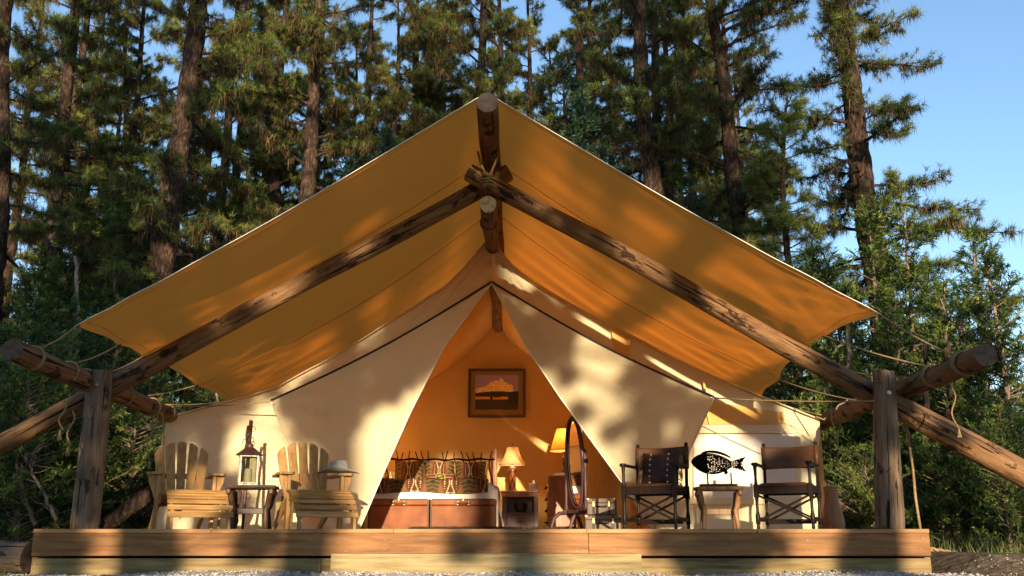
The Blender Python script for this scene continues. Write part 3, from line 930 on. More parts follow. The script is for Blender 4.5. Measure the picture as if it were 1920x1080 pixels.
for sgn, prof, C_, wall_px, low_px, hem in ((-1, profL, CL, (306, 283), 620, 'left'), (1, profR, CR, (1537, 1532), 1215, 'right')):
    corner = prof[-1]
    xc = C_.x
    ptop = prof_at_x(prof, xc + .02 * sgn)
    lowc = at(wall_px[1], 985, YT); lowc.z = DZ
    lowi = at(low_px, 985, YT); lowi.z = DZ

    def side(u, v):           # side panel of the front, u from inner to outer, v bottom to top
        tx = ptop.x + (corner.x - ptop.x) * u
        top = prof_at_x(prof, tx)
        bot = lowi.lerp(lowc, u)
        p = bot.lerp(top, v)
        p.y += fold(p, 1.7 * sgn) + .03 * math.sin(p.x * 3 + 2 * p.z) * v * (1 - v)
        return p
    m = MB(); m.grid(lambda u, v, s=sgn: side(u if s > 0 else 1 - u, v), 34, 34)
    m.part('front_panel', MT['canvas'], tent, smooth=True, world=True)

    xa = prof[0].x

    def gable(u, v):          # u from outer (corner) to the ridge
        b = sagline(C_, u, .13)
        if sgn < 0: tx = ptop.x + (xa - ptop.x) * u
        else: tx = ptop.x + (xa - ptop.x) * u
        t = prof_at_x(prof, tx)
        p = b.lerp(t, v)
        p.y += fold(p, 4.1 * sgn) * (0.3 + .7 * math.sin(PI * v))
        return p
    m = MB(); m.grid(lambda u, v, s=sgn: gable(u if s < 0 else 1 - u, v), 60, 16)
    m.part('gable_panel', MT['canvas'], tent, smooth=True, world=True)

    # roof slope: the profile carried back to the rear wall, with a small overhang
    def roof(u, v):
        p = along(prof, u)
        p.y = YT - .05 + 5.55 * v
        p.z += .012 + .03 * mnoise.noise(Vector((u * 5 + sgn, v * 4, 0))) * math.sin(PI * u) - .05 * math.sin(PI * v) * math.sin(PI * u)
        return p
    m = MB(); m.grid(lambda u, v, s=sgn: roof(u if s > 0 else 1 - u, v), 40, 24)
    m.part('roof_slope', MT['liner'], tent, smooth=True, world=True)
    h = MB(); h.tube([roof(i / 50, 0) + Vector((0, -.004, .003)) for i in range(51)], .010, 6); h.part('eave_seam', MT['canvas'], tent, smooth=True, world=True)

    def outer(u, v):
        p = Vector((corner.x, YT + 5.45 * u, DZ + (corner.z - DZ) * v))
        p.x += .03 * math.sin(u * 19) * math.sin(PI * v)
        return p
    m = MB(); m.grid(lambda u, v, s=sgn: outer(u if s > 0 else 1 - u, v), 30, 8)
    m.part('side_wall', MT['canvas'], tent, smooth=True, world=True)

    def back(u, v):
        p = along(prof, u); t = Vector((p.x, YT + 5.4, p.z)); b = Vector((p.x, YT + 5.4, DZ))
        p = b.lerp(t, v)
        pk = Vector((RX, YT + 5.4, TZ))
        d = (p - pk).length; a_ = math.atan2(p.z - pk.z, p.x - pk.x)
        p.y += .02 * math.sin(a_ * 26) * math.exp(-d / 1.6) * min(1, d / .3) + .02 * mnoise.noise(Vector((p.x * .9, p.z * .7, 8)))
        return p
    m = MB(); m.grid(lambda u, v, s=sgn: back(u if s > 0 else 1 - u, v), 40, 30)
    m.part('back_wall', MT['liner'], tent, smooth=True, world=True)

    # the open flap: from the apex, the outer corner pulled out by a guy rope, folded back along the wall
    inner = [(922, 531), (835, 646), (770, 772), (722, 880), (672, 997)] if sgn < 0 else [(922, 531), (985, 648), (1050, 745), (1110, 828), (1166, 905), (1222, 992)]
    yin = [YT - .03, YT - .06, YT - .10, YT - .12, YT - .10, YT - .06]
    ip = [at(a_, b_, y_) for (a_, b_), y_ in zip(inner, yin)]
    yc = 12.35 if sgn < 0 else 11.9
    cpx = (508, 753) if sgn < 0 else (1338, 746)
    lpx = (608, 995) if sgn < 0 else (1226, 993)
    cpt = at(cpx[0], cpx[1], yc); lpt = at(lpx[0], lpx[1], YT - .12)

    def topedge(s):           # s=0 corner, s=1 apex
        A = APEX + Vector((0, -.03, 0)); p = cpt.lerp(A, s); p.z -= .085 * math.sin(PI * s); return p

    def flap(u, v):           # u: outer -> inner edge, v: bottom -> top
        # inner edge param from bottom (v=0) to apex; top edge from corner to apex
        vi = along(ip[::-1], v)
        a = cpt.lerp(lpt, 1 - v) if False else lpt.lerp(cpt, v)
        # collapse towards the apex along the top edge
        tp = topedge(u)
        bt = lpt.lerp(ip[-1], u)
        # Coons patch
        lin_u = a.lerp(vi, u); lin_v = bt.lerp(tp, v)
        bil = lpt.lerp(ip[-1], u).lerp(cpt.lerp(APEX + Vector((0, -.03, 0)), u), v)
        p = lin_u + lin_v - bil
        p.y += (.055 * mnoise.noise(Vector((p.x * 1.3 + sgn, p.z * 1.3, 5))) + .018 * mnoise.noise(Vector((p.x * 3.2 + sgn - p.z, p.z * 2.2 + p.x, 9))) + .02 * math.sin(u * 9 + v * 5) * (1 - v)) * min(1, 6 * u * (1 - u) + .1) * min(1, 8 * (1 - v) * v + .05)
        dc, da = (p - cpt), (p - APEX)
        d1, d2 = dc.length, da.length
        p.y += .030 * math.sin(13 * math.atan2(dc.z, -sgn * dc.x) + sgn) * math.exp(-d1 / .9) * min(1, d1 / .3) + .030 * math.sin(24 * math.atan2(da.z, da.x)) * math.exp(-d2 / 1.0) * min(1, d2 / .3)
        return p
    m = MB(); m.grid(lambda u, v, s=sgn: flap(u if s < 0 else 1 - u, v), 44, 44)
    m.part('door_flap', MT['canvas'], tent, smooth=True, world=True)
    h = MB(); h.tube([topedge(i / 40) + Vector((0, -.012, .012)) for i in range(41)], .014, 6); h.part('piping', MT['piping'], tent, smooth=True, world=True)
    h = MB(); h.tube([sagline(C_, i / 40, .13) + Vector((0, -.014, -.005)) for i in range(41)], .013, 6); h.part('piping', MT['piping'], tent, smooth=True, world=True)
    h = MB(); h.tube([p + Vector((0, -.006, 0)) for p in (along(ip, i / 40) for i in range(41))], .010, 6); h.part('flap_hem', MT['hem'], tent, smooth=True, world=True)
    h = MB(); h.tube([lpt.lerp(cpt, i / 20) + Vector((0, -.006, 0)) for i in range(21)], .012, 6); h.part('flap_hem', MT['canvas'], tent, smooth=True, world=True)
    h = MB(); h.tube([cpt + Vector((.03 * -sgn + .02 * math.cos(a_), -.02, -.012 + .02 * math.sin(a_))) for a_ in np.linspace(0, 2 * PI, 11)], .007, 5, False); h.part('grommet', MT['chrome'], tent, smooth=True, world=True)
    if sgn < 0: cptL = cpt
    else: cptR = cpt

# window in the right front panel: vinyl sheet, flat canvas borders, straps
def onwall(px, py, dy=-.03):
    p = at(px, py, YT + dy); return p
win = MB()
def wp(u, v):
    p = onwall(1300 + 191 * u, 935 - 122 * v + 3 * (1 - u))
    p.y += -.02 + .018 * mnoise.noise(Vector((u * 2 - v * 2.2, v * 2.5 + u, 2))) + .010 * mnoise.noise(Vector((u * 7 - v * 8, v * 2, 5)))
    return p
win.grid(lambda u, v: wp(u, v), 30, 22)
wo_ = win.part('window', MT['screen'], tent, smooth=True, world=True)
def strip(pts4, name, mk, parent=None, dy=-.06):
    m = MB()
    q = [onwall(a_, b_, dy) for a_, b_ in pts4]
    def f(u, v):
        p = q[0].lerp(q[1], u).lerp(q[3].lerp(q[2], u), v)
        p.y += .006 * mnoise.noise(Vector((p.x * 3, p.z * 4, 1)))
        return p
    m.grid(f, 20, 6)
    return m.part(name, MT[mk], parent or tent, smooth=True, world=True)
strip([(1296, 812), (1494, 812), (1494, 796), (1296, 796)], 'window_border', 'canvas')
strip([(1491, 937), (1502, 937), (1502, 812), (1491, 812)], 'window_border', 'canvas')
strip([(1290, 945), (1502, 945), (1502, 934), (1290, 934)], 'window_border', 'canvas')
strip([(1310, 795), (1470, 795), (1466, 772), (1322, 752)], 'backlit_patch', 'backlit', dy=-.045)  # orange patches stand for sun coming through the canvas
strip([(1151, 664), (1180, 678), (1180, 634), (1146, 617)], 'backlit_patch', 'backlit', dy=-.05)
for (a_, b_, c_, d_) in ((1179, 631, 1180, 680), (1319, 706, 1322, 736), (1327, 775, 1332, 797), (1466, 772, 1469, 795)):
    m = MB(); m.beam(onwall(a_, b_, -.085), onwall(c_, d_, -.085), .028, .006, up=(0, 1, 0), ch=.001); m.part('strap', MT['liner'], tent, world=True)

# canvas curtain inside, right of the doorway, and the inner side of the flap
cur = MB()
c0, c1 = Vector((xat(1084, 16.6, 1.4), 16.6, 0)), Vector((xat(1176, 13.35, 1.4), 13.35, 0))
def cf(u, v):
    p = c0.lerp(c1, u); nrm = Vector((c1.y - c0.y, c0.x - c1.x, 0)).normalized()
    p += nrm * (.05 * math.sin(u * 42 + math.sin(u * 9) * 2) + .02 * math.sin(u * 95 + v)) * (1 - .3 * v)
    p.z = DZ + .01 + 2.75 * v
    return p
cur.grid(cf, 110, 10)
cur.top('canvas_curtain', MT['liner'], 'pleated tan curtain hanging inside the tent right of the oval mirror', 'curtain', (1.3, 15, DZ), smooth=True)

# ------------------------------------------------------------------ ropes
def sag(a, b, s, n=14):
    a, b = Vector(a), Vector(b)
    return [a.lerp(b, i / n) - Vector((0, 0, s * 4 * (i / n) * (1 - i / n))) for i in range(n + 1)]


def coil(c, axisv, r, turns, pitch, tr=.011, seed=0):
    """rope wound round a log: helix about axisv through c"""
    q = Vector(axisv).normalized().to_track_quat('Z', 'Y')
    pts = []
    nn = int(turns * 18)
    for i in range(nn + 1):
        a = 2 * PI * i / 18
        pts.append(Vector(c) + q @ Vector(((r + tr * .7) * math.cos(a), (r + tr * .7) * math.sin(a), (i / nn - .5) * pitch * turns + .012 * math.sin(a + seed))))
    m = MB(); m.tube(pts, tr, 6)
    return m


def logat(o, Y):
    """point on a side log's axis at depth Y"""
    q = o.rotation_quaternion @ Vector((0, 0, 1))
    return o.location + q * ((Y - o.location.y) / q.y)


def guy(label, a, b, s=.03, wind=None, tail=None, r=.0085, group=None):
    t = thing('guy_rope', label, 'rope', b, 0, group)
    m = MB(); m.tube(sag(a, b, s), r, 6); m.part('line', MT['rope'], t, smooth=True, world=True)
    if wind:
        o, Y, turns = wind
        ax = o.rotation_quaternion @ Vector((0, 0, 1))
        coil(logat(o, Y), ax, .108, turns, .030).part('coil', MT['rope'], t, smooth=True, world=True)
    if tail:
        m = MB(); m.tube(tail, r * .9, 6); m.part('tail', MT['rope'], t, smooth=True, world=True)
        m = MB(); e = tail[-1]
        for k in range(7): m.tube([e, e + Vector((.018 * math.cos(k), .018 * math.sin(k), -.09))], [.006, .004], 4)
        m.part('tassel', MT['rope'], t, world=True)
    return t


def onlog(o, Y, dx=0, dz=.10):
    p = logat(o, Y); return p + Vector((dx, 0, dz))


Lg, Rg = lg['l'], lg['r']
TL, TR = ties[-1], ties[1]
def hang(p, L, dx=.0): return [Vector(p) + Vector((dx * math.sin(i * .9) * .03, .0, -L * i / 8)) for i in range(9)]
guy('rope from the left roof corner to the near end of the left log', TL[0], onlog(Lg, 9.15, .06), .03, (Lg, 9.15, 2.2))
guy('rope from the second left roof eyelet to the middle of the left log', TL[1], onlog(Lg, 9.9, .06), .03, (Lg, 9.9, 1.3))
guy('rope from the left roof edge to the coils just before the left post', TL[2], onlog(Lg, 10.6, .06), .02, (Lg, 10.35, 3.1))
guy('rope from the left roof edge behind the slanting log to the far log end', TL[3], onlog(Lg, 12.0, .06), .02, (Lg, 11.4, 1.2))
guy('rope from the lowest left roof eyelet to the far end of the left log', TL[4], onlog(Lg, 12.75, .06), .02, (Lg, 12.3, 2))
guy('rope pulling out the outer corner of the left door flap', cptL, onlog(Lg, 12.9, .10), .02, (Lg, 12.85, 2), hang(at(285, 784, 12.3), .55, 1))
guy('taut rope running from the left post along the log to the tent corner', at(163, 700, 10.25), at(318, 783, 12.9), .01)
m = MB(); m.tube([at(px, py, 12.2) for px, py in ((300, 770), (289, 782), (282, 796), (284, 808), (290, 810), (292, 796), (296, 780), (302, 772))], .010, 6)
m.top('rope_loop', MT['rope'], 'loose knotted loop of rope hanging at the left tent corner', 'rope', at(291, 790, 12.2), smooth=True)
m = MB(); m.tube([at(px, py, 12.15) for px, py in ((304, 772), (307, 800), (304, 830), (302, 850), (305, 900), (307, 950))], .008, 6)
m.top('hanging_rope', MT['rope'], 'long rope hanging down beside the left tent corner behind the chair', 'rope', at(304, 800, 12.15), smooth=True)
for k, (px, py, Y, L, lab) in enumerate(((136, 790, 9.9, .36, 'frayed rope end dangling below the left log nearest the post'), (120, 770, 9.6, .3, 'shorter frayed rope end dangling below the left log'))):
    m = MB(); p = at(px, py - 20, Y); m.tube(hang(p, L, 1), .009, 6)
    e = p + Vector((0, 0, -L))
    for j in range(8): m.tube([e, e + Vector((.02 * math.cos(j), .02 * math.sin(j), -.10))], [.007, .004], 4)
    m.top('rope_tail', MT['rope'], lab, 'rope', p)

guy('rope from the right roof corner to the near end of the right log', TR[0], onlog(Rg, 9.25, -.05), .03, (Rg, 9.15, 2.2))
guy('rope from the second right roof eyelet to the middle of the right log', TR[1], onlog(Rg, 9.85, -.05), .03, (Rg, 9.85, 2.2), hang(onlog(Rg, 9.7, .1, -.14), .42, 1))
guy('rope from the right roof edge beside the slanting log to the right post', TR[2], at(1645, 705, 10.3), .02)
guy('rope from the lower right roof edge to the inner end of the right log', TR[3], at(1612, 752, 11.4), .03, (Rg, 11.3, 1.5))
guy('rope from the lowest right roof eyelet to the far log end', TR[4], at(1540, 778, 13.0), .02, (Rg, 12.6, 2))
guy('rope from the outer corner of the right door flap to the right post', cptR, at(1640, 752, 10.1), .02)
guy('rope looping round the right post to the tied ends', at(1590, 752, 11.0), at(1676, 722, 10.02), .05)
m = MB(); m.tube([at(px, py, 12.9) for px, py in ((1530, 781), (1548, 788), (1562, 776), (1600, 756), (1590, 748), (1570, 770), (1545, 786))], .010, 6)
m.top('rope_knot', MT['rope'], 'knotted rope tied off at the right tent corner', 'rope', at(1560, 770, 12.9), smooth=True)
m = MB(); m.tube([at(px, py, 11.0) for px, py in ((1558, 762), (1560, 790), (1570, 815), (1572, 845), (1568, 872))], .008, 6)
m.top('hanging_rope', MT['rope'], 'thin rope hanging free between the right tent corner and post', 'rope', at(1565, 800, 11.0), smooth=True)
m = MB(); m.tube([at(px, py, 10.9) for px, py in ((1696, 748), (1700, 800), (1712, 880), (1716, 930), (1726, 995))], [.014, .015, .014, .016, .016], 6)
m.top('hanging_rope', MT['rope'], 'long rope hanging to the ground just right of the right post', 'rope', at(1700, 850, 10.9), smooth=True)
t = thing('ridge_lashing', 'rope sling binding the crossed rafters and lower ridge log together', 'rope', at(915, 330, 10.3))
m = MB()
for dx in (-1, 1):
    m.tube([at(915 + 19 * dx, 285, 10.55), at(915 + 14 * dx, 305, 10.3), at(915 + 3 * dx, 330, 10.22), at(915 + 5 * dx, 350, 10.35), at(914 + 2 * dx, 371, 10.5)], .014, 6)
m.part('sling', MT['rope'], t, smooth=True, world=True)
m = MB()
for k in range(4):
    c = at(915, 330 + 6 * k, 10.24)
    m.tube([c + Vector((.055 * math.cos(a_), .045 * math.sin(a_), .008 * math.cos(a_ * 2 + k))) for a_ in np.linspace(0, 2 * PI, 13)], .013, 5, False)
m.part('knot', MT['rope'], t, smooth=True, world=True)
coil(PE + Vector((0, 1.0, .122)), (.0, 1, .122), .102, 2.2, .03).top('rope_collar', MT['rope'], 'rope wound round the pale end of the lower ridge log', 'rope', (RX, 11.3, PE.z + .12), smooth=True)

# ------------------------------------------------------------------ adirondack chairs and footstools
def slab(out, y0, y1): m = MB(); m.prism(out, y0, y1); return m


def chair(label, x, y, rz):
    t = thing('adirondack_chair', label, 'chair', (x, y, DZ), rz, 'slatted teak chairs')
    tiltM = Matrix.Translation((0, .17, .26)) @ Matrix.Rotation(math.radians(-21), 4, 'X')
    for k in range(5):
        c = (k - 2) * .107
        fan = math.radians(3.0 * (k - 2))
        out = []
        w0, w1 = .092, .100
        def top(x_): return .80 - 1.75 * abs(x_) ** 1.9
        out.append((-w0 / 2, 0)); 
        for i in range(9):
            lx = -w1 / 2 + w1 * i / 8
            z = top(c + lx)
            if i in (0, 8): z -= .016
            if i in (1, 7): z -= .004
            out.append((lx, z))
        out.append((w0 / 2, 0))
        Mx = tiltM @ Matrix.Translation((c * .86, 0, 0)) @ Matrix.Rotation(fan, 4, 'Y')
        m = MB(); m.prism(out[::-1], -.011, .011, Mx); m.part('back_slat', MT['teak'], t)
    for z in (.10, .38):
        m = MB(); m.box((0, .03, z), (.52, .028, .06), tiltM); m.part('back_rail', MT['teakx'], t)
    for k in range(6):
        m = MB(); m.box((0, -.27 + .085 * k, .375 - .017 * k), (.54, .076, .02), Matrix.Rotation(0, 4, 'X')); m.part('seat_slat', MT['teakx'], t)
    for s in (-1, 1):
        out = [(-.30, .27), (-.30, .365), (.17, .275), (.62, .0), (.50, .0), (.10, .17)]     # y,z
        m = MB(); m.prism([(a, b) for a, b in out], -.014, .014, Matrix.Translation((s * .262, 0, 0)) @ Matrix.Rotation(PI / 2, 4, 'Z')); m.part('side_rail', MT['teak'], t)
        m = MB(); m.box((s * .295, -.27, .29), (.036, .10, .58)); m.part('leg', MT['teak'], t)
        br = [(0, 0), (0, -.26), (.015, -.24), (.03, -.19), (.055, -.13), (.08, -.07), (.085, 0)]
        m = MB(); m.prism([(a * s, b) for a, b in (br if s < 0 else br[::-1])], -.016, .016, Matrix.Translation((s * .314, -.27, .58))); m.part('arm_bracket', MT['teak'], t)
        arm = [(-.055, .36), (-.06, .10), (-.085, -.20), (-.08, -.33), (-.05, -.375), (.05, -.375), (.085, -.33), (.09, -.22), (.06, 0), (.03, .36)]
        arm = [(s * a, b) for a, b in arm]
        m = MB(); vs = [(a, b, 0) for a, b in arm] + [(a, b, .026) for a, b in arm]; n = len(arm)
        fs = [tuple(range(n)), tuple(range(n, 2 * n))[::-1]] + [((i + 1) % n, i, i + n, (i + 1) % n + n) for i in range(n)]
        if s > 0: fs = [f[::-1] for f in fs]
        m.add(vs, [f[::-1] for f in fs], Matrix.Translation((s * .325, 0, .582))); m.part('arm', MT['teak'], t)
    return t


def stool(label, x, y, rz):
    t = thing('footstool', label, 'footstool', (x, y, DZ), rz, 'slatted teak footstools')
    def prof(u):              # u 0 back/top .. 1 front/bottom
        y_ = .27 - .58 * u ** .86
        return y_, .40 - .30 * u ** 2.3
    for k in range(8):
        u = (k + .5) / 8
        (ya, za), (yb, zb) = prof(k / 8 + .004), prof((k + 1) / 8 - .004)
        a = Vector((0, ya, za)); b = Vector((0, yb, zb)); d = b - a
        L = d.length - .024
        Mx = Matrix.Translation((a + b) / 2) @ Matrix.Rotation(math.atan2(-d.z, -d.y), 4, 'X')
        m = MB(); m.box((0, 0, .011), (.655, L, .017), Mx, ch=.003); m.part('slat', MT['teakx'], t)
    for s in (-1, 1):
        up = [prof(i / 14) for i in range(15)]
        low = [(up[-1][0] - .012, 0), (up[-1][0] + .06, 0)] + [(y_ + .015, z - .085) for y_, z in up[::-1][2:]] + [(.19, .315)]
        out = [(y_, z) for y_, z in up] + low
        m = MB(); m.prism(out, -.014, .014, Matrix.Translation((s * .285, 0, 0)) @ Matrix.Rotation(PI / 2, 4, 'Z')); m.part('side_rail', MT['teak'], t)
        m = MB(); m.beam((s * .262, .20, .36), (s * .262, .24, 0), .026, .075); m.part('leg', MT['teak'], t)
    m = MB(); m.box((0, .21, .20), (.52, .022, .06)); m.part('stretcher', MT['teakx'], t)
    return t


A_ROT = math.radians(25)
cx1 = at(346, 900, 11.05)
chair('slatted teak garden chair left of the lantern table, empty arms', cx1.x, 11.02, A_ROT)
stool('curved slatted footstool drawn up to the chair left of the lantern table', xat(371, 10.46, .7), 10.46, A_ROT)
chair('slatted teak garden chair with a grey hat on its arm', xat(580, 11.02, .9), 11.02, A_ROT)
stool('curved slatted footstool drawn up to the chair with the hat', xat(602, 10.46, .7), 10.46, A_ROT)

# hat on the arm of the right hand teak chair
ht = thing('felt_hat', 'grey felt brimmed hat resting on the arm of the teak chair', 'hat', at(634, 897, 10.98), .2)
hz = DZ + .582 + .026 + .006
ht.location.z = hz
def brim(u, v):
    a = 2 * PI * u; r = .09 + .105 * v
    x, y = math.cos(a) * r, math.sin(a) * r * 1.22
    z = .004 + .050 * (v ** 2) * abs(math.cos(a)) ** 2 * 1 - .018 * v * abs(math.sin(a))
    return Vector((x * (1 - .08 * v * abs(math.cos(a))), y, z + .012))
BM = Matrix.Rotation(math.radians(80), 4, 'Z')
m = MB(); m.grid(lambda u, v: BM @ brim(u, v), 40, 8); b_ = m.part('brim', MT['felt'], ht, smooth=True)
sol = b_.modifiers.new('thickness', 'SOLIDIFY'); sol.thickness = .005
def crown(u, v):
    a = 2 * PI * u
    prof = [(.092, .012), (.092, .06), (.088, .11), (.078, .142), (.055, .150), (.025, .136), (0.0, .128)]
    i = min(int(v * 6), 5); f = v * 6 - i
    r = prof[i][0] * (1 - f) + prof[i + 1][0] * f; z = prof[i][1] * (1 - f) + prof[i + 1][1] * f
    x, y = math.cos(a) * r, math.sin(a) * r * 1.22
    pin = math.exp(-((y - .075) / .05) ** 2) * sstep(.06, .13, z)
    return Vector((x * (1 - .45 * pin), y, z - .018 * pin))
m = MB(); m.grid(lambda u, v: BM @ crown(u, v), 40, 12); m.part('crown', MT['felt'], ht, smooth=True)
m = MB(); m.grid(lambda u, v: BM @ Vector((math.cos(2 * PI * u) * (.0945 - .001 * v), math.sin(2 * PI * u) * (.0945 - .001 * v) * 1.22, .014 + .024 * v)), 40, 2); m.part('hat_band', MT['dleather'], ht, smooth=True)


# ------------------------------------------------------------------ rustic side tables
def table(label, px, Y, rz, mk, top_mk, w=.50, h=.45):
    t = thing('side_table', label, 'table', (xat(px, Y, .6), Y, DZ), rz, 'rustic side tables')
    out = []
    n = 26
    for i in range(n):        # wavy live edge
        a = 2 * PI * i / n
        c_, s_ = math.cos(a), math.sin(a)
        r = 1 / max(abs(c_), abs(s_)) ** .92
        out.append((c_ * r * w * .52 * (1 + .035 * math.sin(5 * a + Y)), s_ * r * .22 * (1 + .05 * math.sin(4 * a + 1))))
    m = MB(); vs = [(a * .975, b * .97, h - .034) for a, b in out] + [(a, b, h - .018) for a, b in out] + [(a * .985, b * .98, h) for a, b in out]
    fs = [tuple(range(n))[::-1], tuple(range(2 * n, 3 * n))]
    for q in (0, n): fs += [(q + i, q + (i + 1) % n, q + n + (i + 1) % n, q + n + i) for i in range(n)]
    m.add(vs, fs); m.part('tabletop', MT[top_mk], t, ang=.6)
    for s in (-1, 1):
        m = MB(); m.beam((s * (w * .44), -.20, h - .065), (s * (w * .44), .20, h - .065), .05, .06, ch=.012); m.part('cleat', MT[mk], t)
        for f in (-1, 1):
            m = MB()
            pts = [(s * w * .42, f * .15, h - .06), (s * w * .37, f * .10, h * .55), (s * w * .33, f * .09, .20), (s * w * .37, f * .16, 0)]
            m.tube([Vector(p) for p in pts], [.036, .034, .031, .028], 8, squash=.8); m.part('leg', MT[mk], t, ang=1.0)
    m = MB(); m.beam((-w * .35, 0, .19), (w * .35, 0, .19), .032, .062, ch=.006); m.part('stretcher', MT[mk], t)
    return t


table('dark rustic side table holding the lantern between the teak chairs', 470, 10.55, .12, 'dwood', 'dwood', .50, .455)
table('honey brown rustic side table holding the black fish', 1349, 10.75, -.12, 'rwood', 'rwood', .50, .45)

# lantern
L_ = thing('lantern', 'weathered metal lantern with glass sides and a dark peaked roof', 'lantern', (xat(466, 10.55, 1.1), 10.55, DZ + .456), .32)
L_.scale = (1.12, 1.12, 1.03)
m = MB(); m.box((0, 0, .010), (.185, .185, .020)); m.part('base', MT['tin'], L_)
for sx in (-1, 1):
    for sy in (-1, 1):
        m = MB(); m.box((sx * .080, sy * .080, .165), (.020, .020, .29)); m.part('corner_post', MT['tin'], L_)
for a in range(4):
    Mx = Matrix.Rotation(a * PI / 2, 4, 'Z')
    m = MB(); m.box((0, -.083, .165), (.138, .003, .285), Mx, ch=.0005); pn = m.part('pane', MT['glass'], L_)
    m = MB(); m.box((0, -.083, .302), (.14, .014, .016), Mx); m.box((0, -.083, .028), (.14, .014, .014), Mx); m.part('frame_rail', MT['tin'], L_)
m = MB(); m.lathe([(.036, .021), (.036, .17), (.030, .176), (.004, .172)], 16); m.part('candle', MT['wax'], L_, ang=.7)
m = MB(); m.lathe([(.125, .315), (.128, .322), (.118, .330), (.075, .365), (.042, .395), (.034, .400), (.034, .425), (.022, .435), (.010, .445)], 24); m.part('roof', MT['dwood'], L_, ang=.5)
m = MB(); m.tube([Vector((.035 * math.cos(a_), 0, .475 + .035 * math.sin(a_))) for a_ in np.linspace(0, 2 * PI, 17)], .0035, 6, False); m.part('ring_handle', MT['iron'], L_, smooth=True)

# fishing rods leaning on the tent behind the lantern
t = thing('wooden_pole', 'dark pole with small iron rings standing behind the lantern', 'pole', at(458, 990, 11.5))
t.location.z = DZ
a, b = at(455, 985, 11.5), at(471, 789, 11.9); a.z = DZ
m = MB(); m.tube([a, a.lerp(b, .5), b], [.016, .021, .024], 10); m.part('shaft', MT['dwood'], t, smooth=True, world=True)
for f in (.92, .78, .30):
    c = a.lerp(b, f) + Vector((.035, -.01, 0))
    m = MB(); m.tube([c + Vector((.03 * math.cos(a_), 0, .03 * math.sin(a_))) for a_ in np.linspace(0, 2 * PI, 13)], .0035, 5, False); m.part('ring', MT['iron'], t, smooth=True, world=True)
t = thing('wooden_pole', 'knotty stick leaning left of the ringed pole behind the lantern', 'pole', at(440, 990, 11.55))
t.location.z = DZ
a, b = at(441, 985, 11.55), at(466, 799, 11.95); a.z = DZ
m = MB(); m.tube([a.lerp(b, i / 12) + Vector((.012 * math.sin(i * 2.1), 0, 0)) for i in range(13)], [.015 + .006 * abs(math.sin(i * 1.7)) for i in range(13)], 8); m.part('shaft', MT['dwood'], t, smooth=True, world=True)
for f in (.86, .72):
    c = a.lerp(b, f); m = MB(); m.tube([c, c + Vector((-.03, -.02, .01)), c + Vector((-.05, -.02, -.05))], .005, 5); m.part('knot_stub', MT['dwood'], t, smooth=True, world=True)


